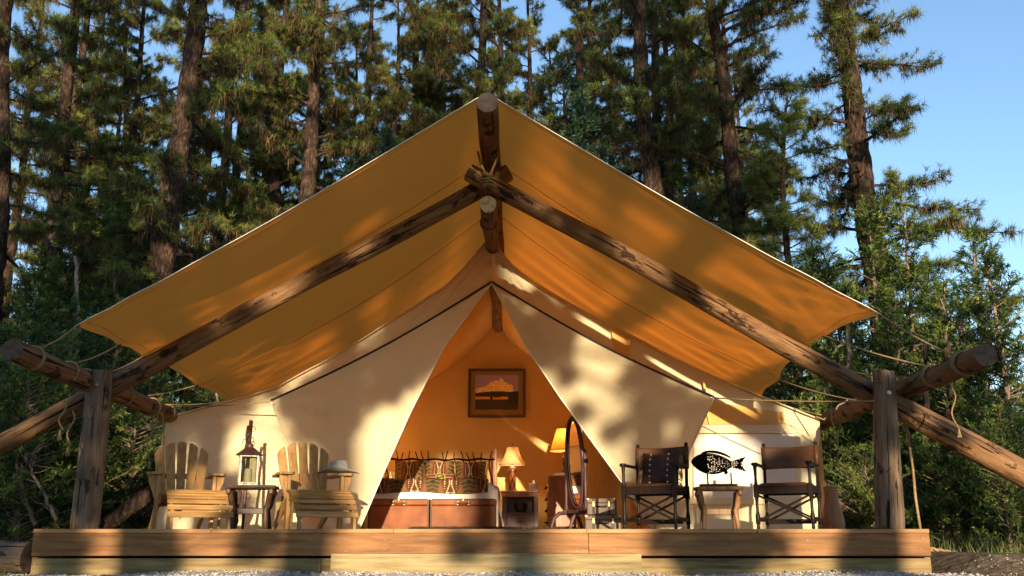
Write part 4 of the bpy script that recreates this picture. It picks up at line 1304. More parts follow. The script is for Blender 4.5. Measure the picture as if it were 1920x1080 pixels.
# ------------------------------------------------------------------ campaign chairs
def campaign(label, x, y, rz):
    t = thing('director_chair', label, 'chair', (x, y, DZ), rz, 'dark folding campaign chairs')
    E = MT['ebony']
    for s in (-1, 1):
        m = MB(); X = s * .285
        m.lathe([(.014, 0), (.019, .012), (.016, .05), (.024, .06), (.024, .15), (.019, .165), (.015, .20), (.0165, .28), (.020, .325), (.024, .335)], 12, Matrix.Translation((X, -.225, 0)))
        m.box((X, -.225, .40), (.05, .05, .135)); m.lathe([(.022, .465), (.017, .49), (.015, .55), (.018, .62), (.022, .668)], 12, Matrix.Translation((X, -.225, 0)))
        m.part('leg', E, t, ang=.7, label=None)
        m = MB()
        m.lathe([(.014, 0), (.019, .012), (.016, .05), (.024, .06), (.024, .15), (.019, .165), (.015, .20), (.0165, .28), (.020, .325), (.024, .335)], 12, Matrix.Translation((X, .225, 0)))
        m.box((X, .225, .40), (.05, .05, .135)); m.beam((X, .225, .46), (X, .27, .93), .032, .032); m.part('leg', E, t, ang=.7)
        m = MB(); m.lathe([(.019, 0), (.022, .006), (.020, .02), (.008, .026)], 10, Matrix.Translation((X, .268, .925))); m.part('finial', E, t, ang=.6)
        m = MB(); m.box((X, .0, .684), (.055, .50, .028), ch=.009); m.lathe([(.033, .668), (.036, .68), (.036, .695), (.03, .702)], 16, Matrix.Translation((X, -.235, 0))); m.part('arm', E, t, ang=.6)
        m = MB(); m.box((X, 0, .41), (.03, .40, .07)); m.part('seat_rail', E, t)
        m = MB(); m.box((X, 0, .105), (.024, .40, .045)); m.part('stretcher', E, t)
    for y_ in (-.225, .225):
        m = MB(); m.box((0, y_, .41), (.52, .032, .085)); m.part('seat_rail', E, t)
    for k, y_ in enumerate((-.205, .205)):
        for s in (-1, 1):
            m = MB(); m.beam((-s * .275, y_ + s * .013, .355), (s * .265, y_ + s * .013, .095), .020, .042, up=(0, 1, 0)); m.part('brace', E, t)
        m = MB(); m.lathe([(.018, 0), (.018, .008), (.008, .010)], 12, Matrix.Translation((.27, y_ - .034, .352)) @ Matrix.Rotation(PI / 2, 4, 'X')); m.part('pivot_cap', MT['iron'], t, ang=.6)
    m = MB(); m.box((0, .12, .085), (.52, .022, .05)); m.part('stretcher', E, t)
    m = MB()
    def seat(u, v):
        x_ = (u - .5) * .55; y_ = -.245 + .47 * v
        e = min(1, 9 * min(u, 1 - u) + .0) ; f = min(1, 9 * min(v, 1 - v))
        return Vector((x_, y_, .452 + .036 * (e * f) ** .4 - .014 * math.sin(PI * u) * math.sin(PI * v)))
    m.grid(seat, 22, 20); m.part('seat', MT['bleather'], t, smooth=True)
    m = MB()
    def bk(u, v):
        x_ = (u - .5) * .60
        z = .655 + .255 * v
        y_ = .225 + .045 * (z - .46) / .47 - .022 + .035 * math.sin(PI * u) + .02 * math.sin(PI * v) * math.sin(PI * u)
        z += -.012 * math.sin(PI * u) * (2 * v - 1) 
        return Vector((x_, y_, z))
    m.grid(bk, 24, 10); b = m.part('backrest', MT['bleather'], t, smooth=True)
    sl = b.modifiers.new('thickness', 'SOLIDIFY'); sl.thickness = .012
    for s in (-1, 1):        # leather sleeve round the rear post
        m = MB(); m.tube([(s * .287, .246, .66), (s * .287, .268, .905)], .027, 12); m.part('leather_sleeve', MT['bleather'], t, smooth=True)
    return t


C_ROT = math.radians(-27)
ch1x, ch1y = xat(1229, 10.75, .9), 10.75
campaign('dark campaign chair with a studded leather cushion on its seat', ch1x, ch1y, C_ROT)
campaign('dark campaign chair with bare leather seat right of the fish', xat(1476, 10.62, .9), 10.62, C_ROT)

# studded cushion
cu = thing('leather_cushion', 'brown studded leather cushion with fringe leaning in the chair', 'cushion', (ch1x, ch1y, DZ + .475), C_ROT)
CM = Matrix.Translation((.03, .055, .0)) @ Matrix.Rotation(math.radians(-15), 4, 'X')
def pil(w, h, th, s):
    def f(u, v):
        x_, z = (u - .5) * w, v * h
        b = (max(0, 1 - (2 * u - 1) ** 4) * max(0, 1 - (2 * v - 1) ** 4)) ** .6
        x_ *= 1 + .05 * (2 * v - 1) ** 2; z += .02 * (2 * u - 1) ** 2 * (1 if v > .5 else -1) * abs(2 * v - 1) + 0
        return Vector((x_, s * (th * b) + .004 * math.sin(u * 23 + v * 7), z))
    return f
m = MB(); m.grid(pil(.42, .36, .065, -1), 24, 20, CM); m.grid(lambda u, v: pil(.42, .36, .065, 1)(1 - u, v), 24, 20, CM); m.part('cover', MT['dleather'], cu, smooth=True)
for s in (-1, 1):
    m = MB()
    m.grid(lambda u, v, s=s: pil(.42, .36, .065, -1)(.5 + s * .24 + (u - .5) * .025, .02 + .96 * v) + Vector((0, -.004, 0)), 2, 16, CM); m.part('leather_strip', MT['bleather'], cu, smooth=True)
    for k in range(6):
        p = pil(.42, .36, .065, -1)(.5 + s * .24, .07 + .172 * k)
        m = MB(); m.lathe([(.012, 0), (.010, .005), (.005, .008)], 10, CM @ Matrix.Translation(p + Vector((0, -.004, 0))) @ Matrix.Rotation(PI / 2, 4, 'X')); m.part('stud', MT['chrome'], cu, smooth=True)
m = MB()
for k in range(46):
    s = -1 if k < 18 else 1
    z = RN.uniform(.02, .35)
    p = Vector((s * .212, RN.uniform(-.02, .02), z)); q = p + Vector((s * RN.uniform(.015, .05), RN.uniform(-.02, .02), -RN.uniform(.05, .11)))
    m.tube([p, (p + q) / 2 + Vector((s * .014, 0, .02)), q], [.004, .004, .002], 4, M=CM)
m.part('fringe', MT['rwood'], cu, kind='stuff')

# pierced metal fish
fs_ = thing('fish_sculpture', 'black pierced metal fish on two rods above a small stand', 'sculpture', (xat(1349, 10.75, 1.1), 10.72, DZ + .452), -.05)
I = MT['iron']
m = MB(); m.box((-.03, 0, .016), (.40, .13, .030), ch=.003); m.part('stand', MT['ebony'], fs_)
for x_ in (-.14, .115):
    m = MB(); m.tube([(x_, 0, .03), (x_, 0, .155)], .0085, 8); m.part('rod', I, fs_)
def fishhalf(u):              # u 0 nose .. 1 tail root: half heights above/below the axis
    up = .125 * math.sin(PI * min(1, u * .93 + .01)) ** .62 * (1 - .25 * u) + .0
    dn = .135 * math.sin(PI * min(1, u * .93 + .01)) ** .70 * (1 - .20 * u)
    if u > .8: up = max(up, .03); dn = max(dn, .03)
    return up, dn
FX = -.305
def fishp(u, v, s):
    up, dn = fishhalf(u)
    x_ = FX + .43 * u
    z = .265 + (up * (2 * v - 1) if v > .5 else dn * (2 * v - 1)) + .006 * (1 - u) - .02 * u
    b = math.sqrt(max(0, 1 - (2 * v - 1) ** 2)) * math.sin(PI * min(1, .06 + u * .9)) ** .6
    return Vector((x_, s * .055 * b, z))
def pierced(fn, nu, nv, cond, seed, thick=.004):
    rr = random.Random(seed)
    m = MB(); vs, fs = [], []
    for j in range(nv + 1):
        for i in range(nu + 1):
            ju, jv = (rr.uniform(-.28, .28) / nu if 0 < i < nu else 0), (rr.uniform(-.28, .28) / nv if 0 < j < nv else 0)
            vs.append(fn(i / nu + ju, j / nv + jv))
    for j in range(nv):
        for i in range(nu):
            q = [j * (nu + 1) + i, j * (nu + 1) + i + 1, (j + 1) * (nu + 1) + i + 1, (j + 1) * (nu + 1) + i]
            if cond(i / nu, j / nv) and rr.random() < .52:      # a hole: keep only a rim
                c = sum((Vector(vs[k]) for k in q), Vector()) / 4
                b = len(vs)
                for k in q: vs.append(Vector(vs[k]).lerp(c, .56))
                for e in range(4): fs.append((q[e], q[(e + 1) % 4], b + (e + 1) % 4, b + e))
            else: fs.append(tuple(q))
    m.add(vs, fs)
    return m
vs2 = pierced(lambda u, v: fishp(u, v, -1), 24, 13, lambda u, v: u > .36, 4)
o = vs2.part('body', I, fs_)
o.modifiers.new('thickness', 'SOLIDIFY').thickness = .005
hd = MB(); hd.grid(lambda u, v: fishp(u * .40, v, 1), 10, 12); o = hd.part('head', I, fs_, smooth=True)
o.modifiers.new('thickness', 'SOLIDIFY').thickness = .005
tl_ = pierced(lambda u, v: Vector((.105 + .19 * u - .05 * u * (1 - (2 * v - 1) ** 2), .006 * math.sin(9 * u), .245 + (v - .5) * (.055 + .115 * u))), 7, 6, lambda u, v: u > .1, 7)
o = tl_.part('tail', I, fs_); o.modifiers.new('thickness', 'SOLIDIFY').thickness = .006
m = MB(); m.grid(lambda u, v: Vector((-.20 + .31 * u + .02 * v, 0, .262 + fishhalf(.25 + .62 * u)[0] + (.006 + .028 * v * math.sin(PI * min(1, u * .8 + .2)) ** .5) - .02 * u)), 18, 2)
o = m.part('dorsal_fin', I, fs_); o.modifiers.new('thickness', 'SOLIDIFY').thickness = .007
m = MB(); m.grid(lambda u, v: Vector((.03 + .035 * u + .02 * v, -.01, .18 - .05 * v + .02 * u)), 3, 3)
o = m.part('anal_fin', I, fs_); o.modifiers.new('thickness', 'SOLIDIFY').thickness = .007

# wooden urn at the right end
ux = xat(1561, 11.4, .6)
m = MB(); m.lathe([(.075, 0), (.135, .01), (.145, .07), (.138, .13), (.112, .22), (.088, .32), (.082, .43), (.088, .49), (.07, .495), (.062, .47), (.06, .40)], 22, Matrix.Translation((ux, 11.4, DZ)))
for i, v in enumerate(m.v):
    n_ = mnoise.noise(Vector((v.x * 9, v.y * 9, v.z * 3)))
    m.v[i] = Vector((ux + (v.x - ux) * (1 + .12 * n_), 11.4 + (v.y - 11.4) * (1 + .12 * n_), v.z + .02 * n_ * (v.z > DZ + .45)))
m.top('wooden_urn', MT['cherry'], 'rough turned wooden urn at the right end of the platform', 'urn', (ux, 11.4, DZ), ang=.9)

# ------------------------------------------------------------------ inside the tent
def quadbox(x0, x1, y0, y1, z0, z1, ch=.004, m=None):
    m = m or MB(); m.box(((x0 + x1) / 2, (y0 + y1) / 2, (z0 + z1) / 2), (abs(x1 - x0), abs(y1 - y0), abs(z1 - z0)), ch=ch); return m


# leather trunks across the foot of the bed
YK = 15.4
def trunk_chest(label, pxa, pxb):
    xa, xb = xat(pxa, YK, .7), xat(pxb, YK, .7)
    zt = at(747, 935, YK).z
    t = thing('leather_chest', label, 'chest', ((xa + xb) / 2, YK, DZ), 0, 'leather chests at the foot of the bed')
    h = zt - DZ
    w = xb - xa
    m = MB(); m.box((0, .22, (h - .105) / 2), (w, .44, h - .105), ch=.012); m.part('body', MT['leather'], t)
    m = MB(); m.box((0, .22, h - .05), (w + .006, .446, .10), ch=.012); m.part('lid', MT['leather'], t)
    m = MB()
    for s in (-1, 1):
        m.box((s * (w / 2 - .014), -.004, h / 2), (.026, .012, h), ch=.004)
    m.box((0, -.0045, h - .010), (w, .013, .020), ch=.004)
    m.part('edge_trim', MT['bleather'], t)
    for s in (-1, 1):
        out = [(-.03, .0), (-.022, .03), (.02, .04), (.055, 0), (.02, -.04), (-.022, -.03)]
        m = MB(); m.prism([(s * a + s * .085, b + h - .068) for a, b in (out if s < 0 else out[::-1])], -.012, 0); m.part('handle_mount', MT['bleather'], t)
        m = MB()
        for zz in (.022, -.022): m.lathe([(.007, 0), (.005, .004)], 8, Matrix.Translation((s * .085, -.012, h - .068 + zz)) @ Matrix.Rotation(PI / 2, 4, 'X'))
        for zz in (h - .012, .03): m.lathe([(.006, 0), (.004, .003)], 8, Matrix.Translation((s * (w / 2 - .014), -.010, zz)) @ Matrix.Rotation(PI / 2, 4, 'X'))
        m.part('rivets', MT['brass'], t, kind='stuff')
    m = MB(); m.tube([(-.085, -.015, h - .068), (-.07, -.035, h - .068), (.07, -.035, h - .068), (.085, -.015, h - .068)], .012, 8, squash=1.2); m.part('handle', MT['leather'], t, smooth=True)
    m = MB(); m.lathe([(.011, 0), (.011, .003), (.009, .012)], 8, Matrix.Translation((0, -.004, h - .02)) @ Matrix.Rotation(PI / 2, 4, 'X')); m.part('lock', MT['brass'], t)


trunk_chest('tan leather chest before the left half of the bed', 690, 804)
trunk_chest('tan leather chest before the right half of the bed', 806.5, 930)

# ---- bed
bx0, bx1 = xat(686, 15.9, 1.2), xat(934, 15.9, 1.2)
by0, by1 = 15.92, 17.75
bzt = at(800, 903, 15.92).z
bed = thing('bed', 'king bed with white linen and twisted iron branch headboard', 'bed', ((bx0 + bx1) / 2, 17.7, DZ))
m = MB()
def cover(u, v):              # drapes over top and down the front; v 0 = front hem .. 1 = head
    x = bx0 + (bx1 - bx0) * u
    e = min(u, 1 - u)
    drop = max(0, .10 - e) / .10
    if v < .3:
        z = DZ + .02 + (bzt - .03 - DZ) * (v / .3) ; y = by0 - .015 * math.sin(u * 55) * (1 - v / .3)
    else:
        z = bzt - .03 + .03 * sstep(.3, .36, v); y = by0 + (by1 - by0) * (v - .3) / .7
    z -= drop ** 2 * .10 * (v >= .3)
    x += (.5 - u) * -.0
    return Vector((x, y, z))
m.grid(cover, 60, 40)
m.part('sheet', MT['linen'], bed, smooth=True, world=True)
for s, x in ((-1, bx0), (1, bx1)):
    m = MB()
    def sd(u, v, s=s, x=x):
        flare = .14 * (1 - v) ** 1.3 if s < 0 else .06 * (1 - v)
        return Vector((x + s * (flare + .03 * math.sin(u * 24) * (1 - v) + .02 * math.sin(v * 9 + u * 4)), by0 - .02 + (by1 - by0) * u - (.12 * (1 - u) * (1 - v) if s < 0 else .05 * (1 - u)), DZ + .01 + (bzt - .10 - DZ) * v))
    m.grid(lambda u, v, s=s: sd(u if s > 0 else 1 - u, v), 30, 14); m.part('sheet_side', MT['linen'], bed, smooth=True, world=True)
# headboard
hy = 17.72
hp0, hp1 = xat(720.5, hy, 1.5), xat(928, hy, 1.5)
hzt = at(928, 841, hy).z
for x in (hp0, hp1):
    m = MB(); m.box((x, hy, (hzt + DZ) / 2), (.072, .072, hzt - DZ), ch=.010); m.part('bedpost', MT['cherry'], bed, world=True)
hzr = at(800, 861, hy).z
m = MB(); m.tube([Vector((hp0 + (hp1 - hp0) * i / 24, hy - .02 + .006 * math.sin(i * 2), hzr + .012 * math.sin(i * 1.3) - .01 * math.sin(PI * i / 24))) for i in range(25)], [.016 + .004 * math.sin(i * 2.3) ** 2 for i in range(25)], 8); m.part('headboard_rail', MT['iron'], bed, smooth=True, world=True)
rr = random.Random(5)
for k in range(15):
    x = hp0 + .05 + (hp1 - hp0 - .10) * k / 14
    s = rr.choice((-1, 1))
    z0 = bzt - .05
    pts = []
    for i in range(9):
        f = i / 8
        z = z0 + (hzr + .12 + rr.uniform(-.01, .03) - z0) * f
        pts.append(Vector((x + s * (.05 * math.sin(f * 5.5 + k) - .035 * f) * (.5 + .5 * f), hy - .03 + .01 * math.sin(k + f * 4), z)))
    m = MB(); m.tube(pts, [.017 - .008 * i / 8 for i in range(9)], 7); m.part('iron_branch', MT['iron'], bed, smooth=True, world=True)
m = MB(); quadbox(hp0, hp1, hy + .0, hy + .03, DZ + .3, bzt - .25, m=m); m.part('headboard_panel', MT['cherry'], bed, world=True)

# ---- patterned wool: blanket and cushions
BR1, BR2, GRN, DRK, CRM, RST = (.15, .062, .022), (.080, .032, .014), (.105, .072, .026), (.035, .020, .012), (.44, .32, .17), (.19, .082, .028)
def arrow(x, z, w):           # cream hourglass outline; x,z centred, z in -1..1
    a = abs(z)
    edge = w * (.22 + .78 * max(0, (a - .12) / .88) ** 1.4)
    return abs(abs(x) - edge) < .05 and a < .92 or (a > .86 and a < .97 and abs(x) < w * .9 and abs(x) > w * (a - .86) * 3)
def wool_panel(x, z):
    """one repeat, x -1..1 from motif centre to motif centre of the green field, z -1..1"""
    ax = abs(x)
    step = round(abs(z) * 6) / 6
    if arrow(x * 1.6, z, .42): return CRM
    if .30 < ax < .36 and (int((z + 1) * 9) % 2 == 0) and abs(z) < .6: return CRM
    if ax < .30 + .22 * (1 - step): return BR2
    if ax < .62 - .25 * step: return BR1
    if ax > .78 - .12 * abs(math.sin(z * 11)) - .1 * (1 - step):
        if abs(z) < .16 and ax > .9: return DRK
        return GRN if int((z + 1) * 8 + ax * 5) % 3 else DRK
    if abs(z) < .06 and .55 < ax < .75: return DRK
    return RST
def blanketcol(u, v):
    x = (u * 3.36 + .18)
    k = math.floor(x); f = (x - k) * 2 - 1
    return wool_panel(f, min(1, max(-1, (1 - v) * 2.2 - 1.2)))
bl = MB()
bk0, bk1 = xat(688, 15.88, 1.2), xat(915, 15.88, 1.2)
bzl = at(800, 924, 15.88).z
def blk(u, v):
    x = bk0 + (bk1 - bk0) * u
    if v < .55:
        t = v / .55
        return Vector((x, by0 - .035 - .012 * math.sin(u * 14) * (1 - t), bzl + (bzt - bzl) * t - .02 * math.sin(u * 9 + 1) * (1 - t) + .03 * t))
    t = (v - .55) / .45
    return Vector((x, by0 - .03 + .55 * t, bzt + .03 + .035 * math.sin(PI * min(1, t * 1.4)) + .015 * math.sin(u * 17)))
bl.grid(blk, 170, 34, colfn=lambda u, v: blanketcol(u, v))
o = bl.top('wool_blanket', MT['wool'], 'brown and green patterned wool blanket folded over the bed foot', 'blanket', ((bk0 + bk1) / 2, by0, bzt), smooth=True, color=True)
def cushion(name, label, px0, px1, py0, py1, Y, colfn, tilt=-14, grp=None, th=.085):
    xa, xb = xat(px0, Y, 1.5), xat(px1, Y, 1.5); zt_, zb = at(px0, py0, Y).z, at(px0, py1, Y).z
    w, h = xb - xa, zt_ - zb
    Mx = Matrix.Translation(((xa + xb) / 2, Y, zb)) @ Matrix.Rotation(math.radians(tilt), 4, 'X')
    m = MB()
    def f(u, v, s):
        b = (max(0, 1 - (2 * u - 1) ** 4) * max(0, 1 - (2 * v - 1) ** 4)) ** .6
        pin = 1 + .10 * ((2 * u - 1) ** 2 * (2 * v - 1) ** 2) - .05 * (2 * v - 1) ** 2 * (1 - (2 * u - 1) ** 2)
        return Vector(((u - .5) * w * (1 - .06 * (1 - (2 * v - 1) ** 2)), s * th * b + .006 * math.sin(u * 9 + v * 4), h * (.5 + (v - .5) * pin)))
    m.grid(lambda u, v: f(u, v, -1), 48, 40, Mx, colfn=colfn)
    m.grid(lambda u, v: f(1 - u, v, 1), 12, 10, Mx, colfn=lambda u, v: BR1)
    m.top(name, MT['wool'], label, 'cushion', ((xa + xb) / 2, Y, zb), smooth=True, group=grp, color=True)
cc = lambda u, v: wool_panel((u * 2 - 1) * 1.02, v * 2 - 1)
G_ = 'patterned square cushions on the bed'
cushion('square_cushion', 'patterned square cushion leaning at the left of the headboard', 738, 795, 862, 905, 17.25, cc, grp=G_)
cushion('square_cushion', 'patterned square cushion in the middle behind the small striped one', 795, 852, 863, 905, 17.3, cc, grp=G_)
cushion('square_cushion', 'patterned square cushion leaning at the right of the headboard', 852, 912, 864, 905, 17.25, cc, grp=G_)
def stripes(u, v):
    if .36 < u < .70 and .08 < v < .92:
        dx, dz = (u - .53) / .15, (v - .5) / .42
        if .55 < dx * dx + dz * dz < .95 or (abs(dz - .2 * math.sin(dx * 4)) < .18 and abs(dx) < .8): return DRK
        return (.26, .22, .05)
    return [(.16, .03, .015), (.05, .02, .012), (.25, .12, .05), (.10, .02, .012), (.20, .16, .10)][int(v * 9) % 5]
cushion('lumbar_cushion', 'small striped cushion with a yellow patch in front of the others', 797, 852, 888, 905, 16.95, stripes, th=.06)
cushion('sleeping_pillow', 'white pillow corner standing beside the left patterned cushion', 730, 745, 884, 905, 17.4, lambda u, v: (.7, .62, .55))

# ---- nightstands
def nightstand(label, pa, pb, ytop, Y, mk, mk2, both=True):
    xa, xb = xat(pa, Y, .9), xat(pb, Y, .9)
    zt_ = at(pa, ytop, Y).z; h = zt_ - DZ; w = xb - xa
    t = thing('nightstand', label, 'nightstand', ((xa + xb) / 2, Y, DZ), 0, 'wooden nightstands')
    m = MB(); m.box((0, .25, h - .015), (w, .56, .03), ch=.006); m.part('top', MT[mk], t)
    m = MB(); m.box((0, .25, h - .05), (w - .03, .53, .04), ch=.008); m.box((0, .25, h - .085), (w - .055, .51, .03), ch=.006); m.part('cornice', MT[mk], t)
    wi = w - .07; hb_ = h - .10
    for s in (-1, 1):
        m = MB(); quadbox(s * wi / 2, s * (wi / 2 - .075), .02, .48, 0, hb_, m=m); m.part('side_panel', MT[mk2], t)
    m = MB(); quadbox(-wi / 2 + .076, wi / 2 - .076, .44, .47, .03, hb_, m=m); m.part('back_panel', MT['plum'], t)
    m = MB(); quadbox(-wi / 2 + .076, wi / 2 - .076, .022, .43, hb_ * .52, hb_ * .52 + .03, m=m); m.part('shelf', MT[mk2], t)
    m = MB(); quadbox(-wi / 2 + .076, wi / 2 - .076, .03, .05, .0, .05, m=m); m.part('plinth', MT[mk2], t)
    for s in (-1, 1):
        dw = (wi - .156) / 2
        cx = s * (dw / 2 + .002)
        m = MB(); quadbox(cx - dw / 2, cx + dw / 2, .026, .05, .055, hb_ * .52 - .004, m=m); d = m.part('door', MT[mk2], t)
        m = MB(); quadbox(cx - dw / 2 + .045, cx + dw / 2 - .045, .018, .03, .10, hb_ * .52 - .05, .01, m=m); m.part('panel', MT[mk2], d)
        m = MB(); m.lathe([(.006, 0), (.012, .01), (.010, .018)], 8, Matrix.Translation((s * .03, .026, hb_ * .30)) @ Matrix.Rotation(PI / 2, 4, 'X')); m.part('knob', MT['iron'], d, smooth=True)
    return t, (xa + xb) / 2, zt_, hb_
YN = 17.25
_, nsx, nzt, nhb = nightstand('dark wooden nightstand under the bronze lamp right of the bed', 938, 1013, 920.5, YN, 'cherry', 'plum')
nightstand('reddish wooden nightstand half hidden left of the bed', 626, 692, 932, 16.9, 'cherry', 'cherry')
m = MB(); m.lathe([(.05, 0), (.085, .02), (.105, .12), (.115, .17), (.10, .17), (.09, .10)], 18, Matrix.Translation((nsx + .01, YN + .24, DZ + nhb * .52 + .031)))
m.top('clay_pot', MT['dleather'], 'dark round pot inside the shelf of the right nightstand', 'pot', (nsx + .01, YN + .24, DZ + nhb * .52 + .031), ang=.7)

# bedside lamp
def bulb(name, p, e, r, col=(1, .74, .44)):
    l = bpy.data.lights.new(name, 'POINT'); l.energy = e; l.shadow_soft_size = r; l.color = col
    o = bpy.data.objects.new(name, l); COL.objects.link(o); return o
LY = YN + .28
lx = xat(961, LY, 1.3)
lz0, lzb, lzs, lzt = nzt + .001, at(961, 868, LY).z, at(961, 872, LY).z, at(961, 838, LY).z
bl_ = thing('table_lamp', 'bronze bedside lamp with flared tan shade on the right nightstand', 'lamp', (lx, LY, lz0))
m = MB(); hB = lzs - lz0
m.lathe([(.085, 0), (.085, .015), (.075, .03), (.066, .04)], 20); m.lathe([(.066, hB * .74), (.072, hB * .76), (.070, hB * .86), (.045, hB * .95), (.02, hB * .98), (.012, hB * 1.02), (.010, hB * 1.5)], 20); m.part('base', MT['bronze'], bl_, ang=.6)
m = MB(); m.lathe([(.060, .041), (.060, hB * .74 - .001)], 20); m.part('body', MT['leather'], bl_, ang=.6)
for s in (-1, 1):
    m = MB(); m.tube([Vector((s * .062 * math.sin(a_), -.064 * math.cos(a_ * .9), .05 + (hB * .68) * i / 10)) for i, a_ in enumerate(np.linspace(-1.0, 1.0, 11))], .006, 6); m.part('iron_strap', MT['iron'], bl_, smooth=True)
MT['shade'] = mat('tan_lamp_shade', [(.50, .30, .13), (.58, .36, .17)], 8, rough=.8, bump=.1, spec=.2, trans=.07, tcol=(.70, .38, .15))
MT['oshade'] = mat('rawhide_shade', [(.60, .25, .05), (.70, .33, .08)], 10, rough=.7, bump=.15, spec=.2, trans=.15, tcol=(.85, .30, .04))
hS = lzt - lzs
def bell(u, v, n=8):
    a = 2 * PI * u
    r = .105 + .135 * (1 - v) ** 1.7
    fac = 1 - .03 * abs(math.sin(a * n / 2))
    return Vector((math.cos(a) * r * fac, math.sin(a) * r * fac, hB + hS * v))
m = MB(); m.grid(lambda u, v: bell(u, v), 48, 8); m.part('shade', MT['shade'], bl_, smooth=True)
for v in (0, 1):
    m = MB(); m.tube([bell(i / 48, v) for i in range(49)], .006, 5, False); m.part('shade_trim', MT['bleather'], bl_, smooth=True)
m = MB(); m.lathe([(.004, hB + hS * .75), (.004, hB + hS + .02), (.014, hB + hS + .025), (.012, hB + hS + .05), (.004, hB + hS + .06)], 10); m.part('finial', MT['bronze'], bl_, smooth=True)
b = bulb('bulb', (0, 0, 0), LAMP1, .04); b.location = (0, 0, hB + hS * .45); b.parent = bl_

# its twin, added unseen behind the open flap to brighten the interior
o_ = dup(bl_, (xat(652, 17.15, 1.3), 17.1, at(690, 932, 16.9).z + .001), 0, None, 'added bronze lamp on the left nightstand hidden behind the open flap')
for c_ in o_.children:
    if c_.type == 'LIGHT': c_.data = c_.data.copy(); c_.data.energy = FILL_LAMP
# tissue box
tx = xat(1000.5, YN + .15, 1.2)
tb = thing('tissue_box', 'small brown woven tissue box beside the bedside lamp', 'tissue box', (tx, YN + .16, nzt))
m = MB(); m.box((0, 0, .068), (.155, .14, .135)); m.part('box', MT['woven'], tb)
m = MB(); m.grid(lambda u, v: Vector(((u - .5) * .05 * (1 - .5 * v), .012 * math.sin(u * 6 + v * 3), .13 + .075 * v - .02 * abs(u - .4))), 6, 5); m.part('tissue', MT['paper'], tb, smooth=True)

# dresser seen side-on, drawers facing left
YD = 16.75
dx0, dx1 = xat(1031, YD, 1.0), xat(1088, YD, 1.0)
dzt = at(1040, 891, YD).z; dh = dzt - DZ
dr = thing('dresser', 'reddish wooden dresser standing side on behind the oval mirror', 'dresser', (dx0, YD, DZ))
dw = dx1 - dx0
m = MB(); m.box((dw / 2, .5, dh - .02), (dw + .07, 1.05, .04), ch=.008); m.box((dw / 2, .5, dh - .055), (dw + .03, 1.02, .03), ch=.008); m.part('top', MT['cherry'], dr)
m = MB(); quadbox(0, dw, 0, 1.0, .06, dh - .071, m=m); m.part('carcass', MT['cherry'], dr)
m = MB()
for x in (.035, dw - .035): quadbox(x - .035, x + .035, -.014, .0, .0, dh - .071, m=m)
m.part('stile', MT['cherry'], dr)
for k in range(4):
    z0 = .08 + (dh - .17) * k / 4
    m = MB(); quadbox(-.022, -.001, .03, .97, z0 + .01, z0 + (dh - .17) / 4 - .01, m=m); d = m.part('drawer', MT['cherry'], dr)
    for y_ in (.25, .75):
        m = MB(); m.lathe([(.008, 0), (.010, .018), (.020, .028), (.016, .042)], 10, Matrix.Translation((-.022, y_, z0 + (dh - .17) / 8)) @ Matrix.Rotation(-PI / 2, 4, 'Y')); m.part('knob', MT['iron'], d, smooth=True)
# stacked stone lamp
sy = YD + .40
slx = xat(1059, sy, 1.8)
s0z, s1z, s2z = dzt + .001, at(1059, 846, sy).z, at(1059, 804, sy).z
sl_ = thing('table_lamp', 'stacked stone lamp with orange laced shade on the dresser', 'lamp', (slx, sy, s0z))
m = MB(); hB2 = s1z - s0z
k = 0; z = 0
rr = random.Random(8)
while z < hB2 - .03:
    h_ = rr.uniform(.035, .06); w_ = rr.uniform(.045, .075)
    q = MB(); q.lathe([(.004, 0), (w_ * .7, h_ * .12), (w_, h_ * .5), (w_ * .7, h_ * .88), (.004, h_)], 14, Matrix.Translation((rr.uniform(-.022, .022), rr.uniform(-.02, .02), z)) @ Matrix.Rotation(rr.uniform(-.15, .15), 4, 'Y'))
    q.part('stone', MT['stone'], sl_, smooth=True); z += h_ * .88
m.tube([(0, 0, 0), (0, 0, hB2 + .10)], .010, 8); m.part('stem', MT['iron'], sl_)
hS2 = s2z - s1z
def cone(u, v): a = 2 * PI * u; r = .255 - .115 * v; return Vector((math.cos(a) * r, math.sin(a) * r, hB2 + hS2 * v))
m = MB(); m.grid(cone, 40, 6); m.part('shade', MT['oshade'], sl_, smooth=True)
for v, s in ((.03, 1), (.97, -1)):
    m = MB(); m.tube([cone(i / 60, v + .035 * (i % 2)) * 1.004 for i in range(61)], .0045, 4, False); m.part('lacing', MT['dleather'], sl_)
b = bulb('bulb', (0, 0, 0), LAMP2, .05); b.location = (0, 0, hB2 + hS2 * .5); b.parent = sl_
m = MB(); m.box((dx0 + .17, YD + .2, dzt + .012), (.20, .26, .022), ch=.002); m.box((dx0 + .18, YD + .2, dzt + .031), (.17, .23, .012), ch=.002)
m.top('notepad', MT['paper'], 'small stack of papers lying on the dresser top', 'papers', (dx0 + .17, YD + .2, dzt))

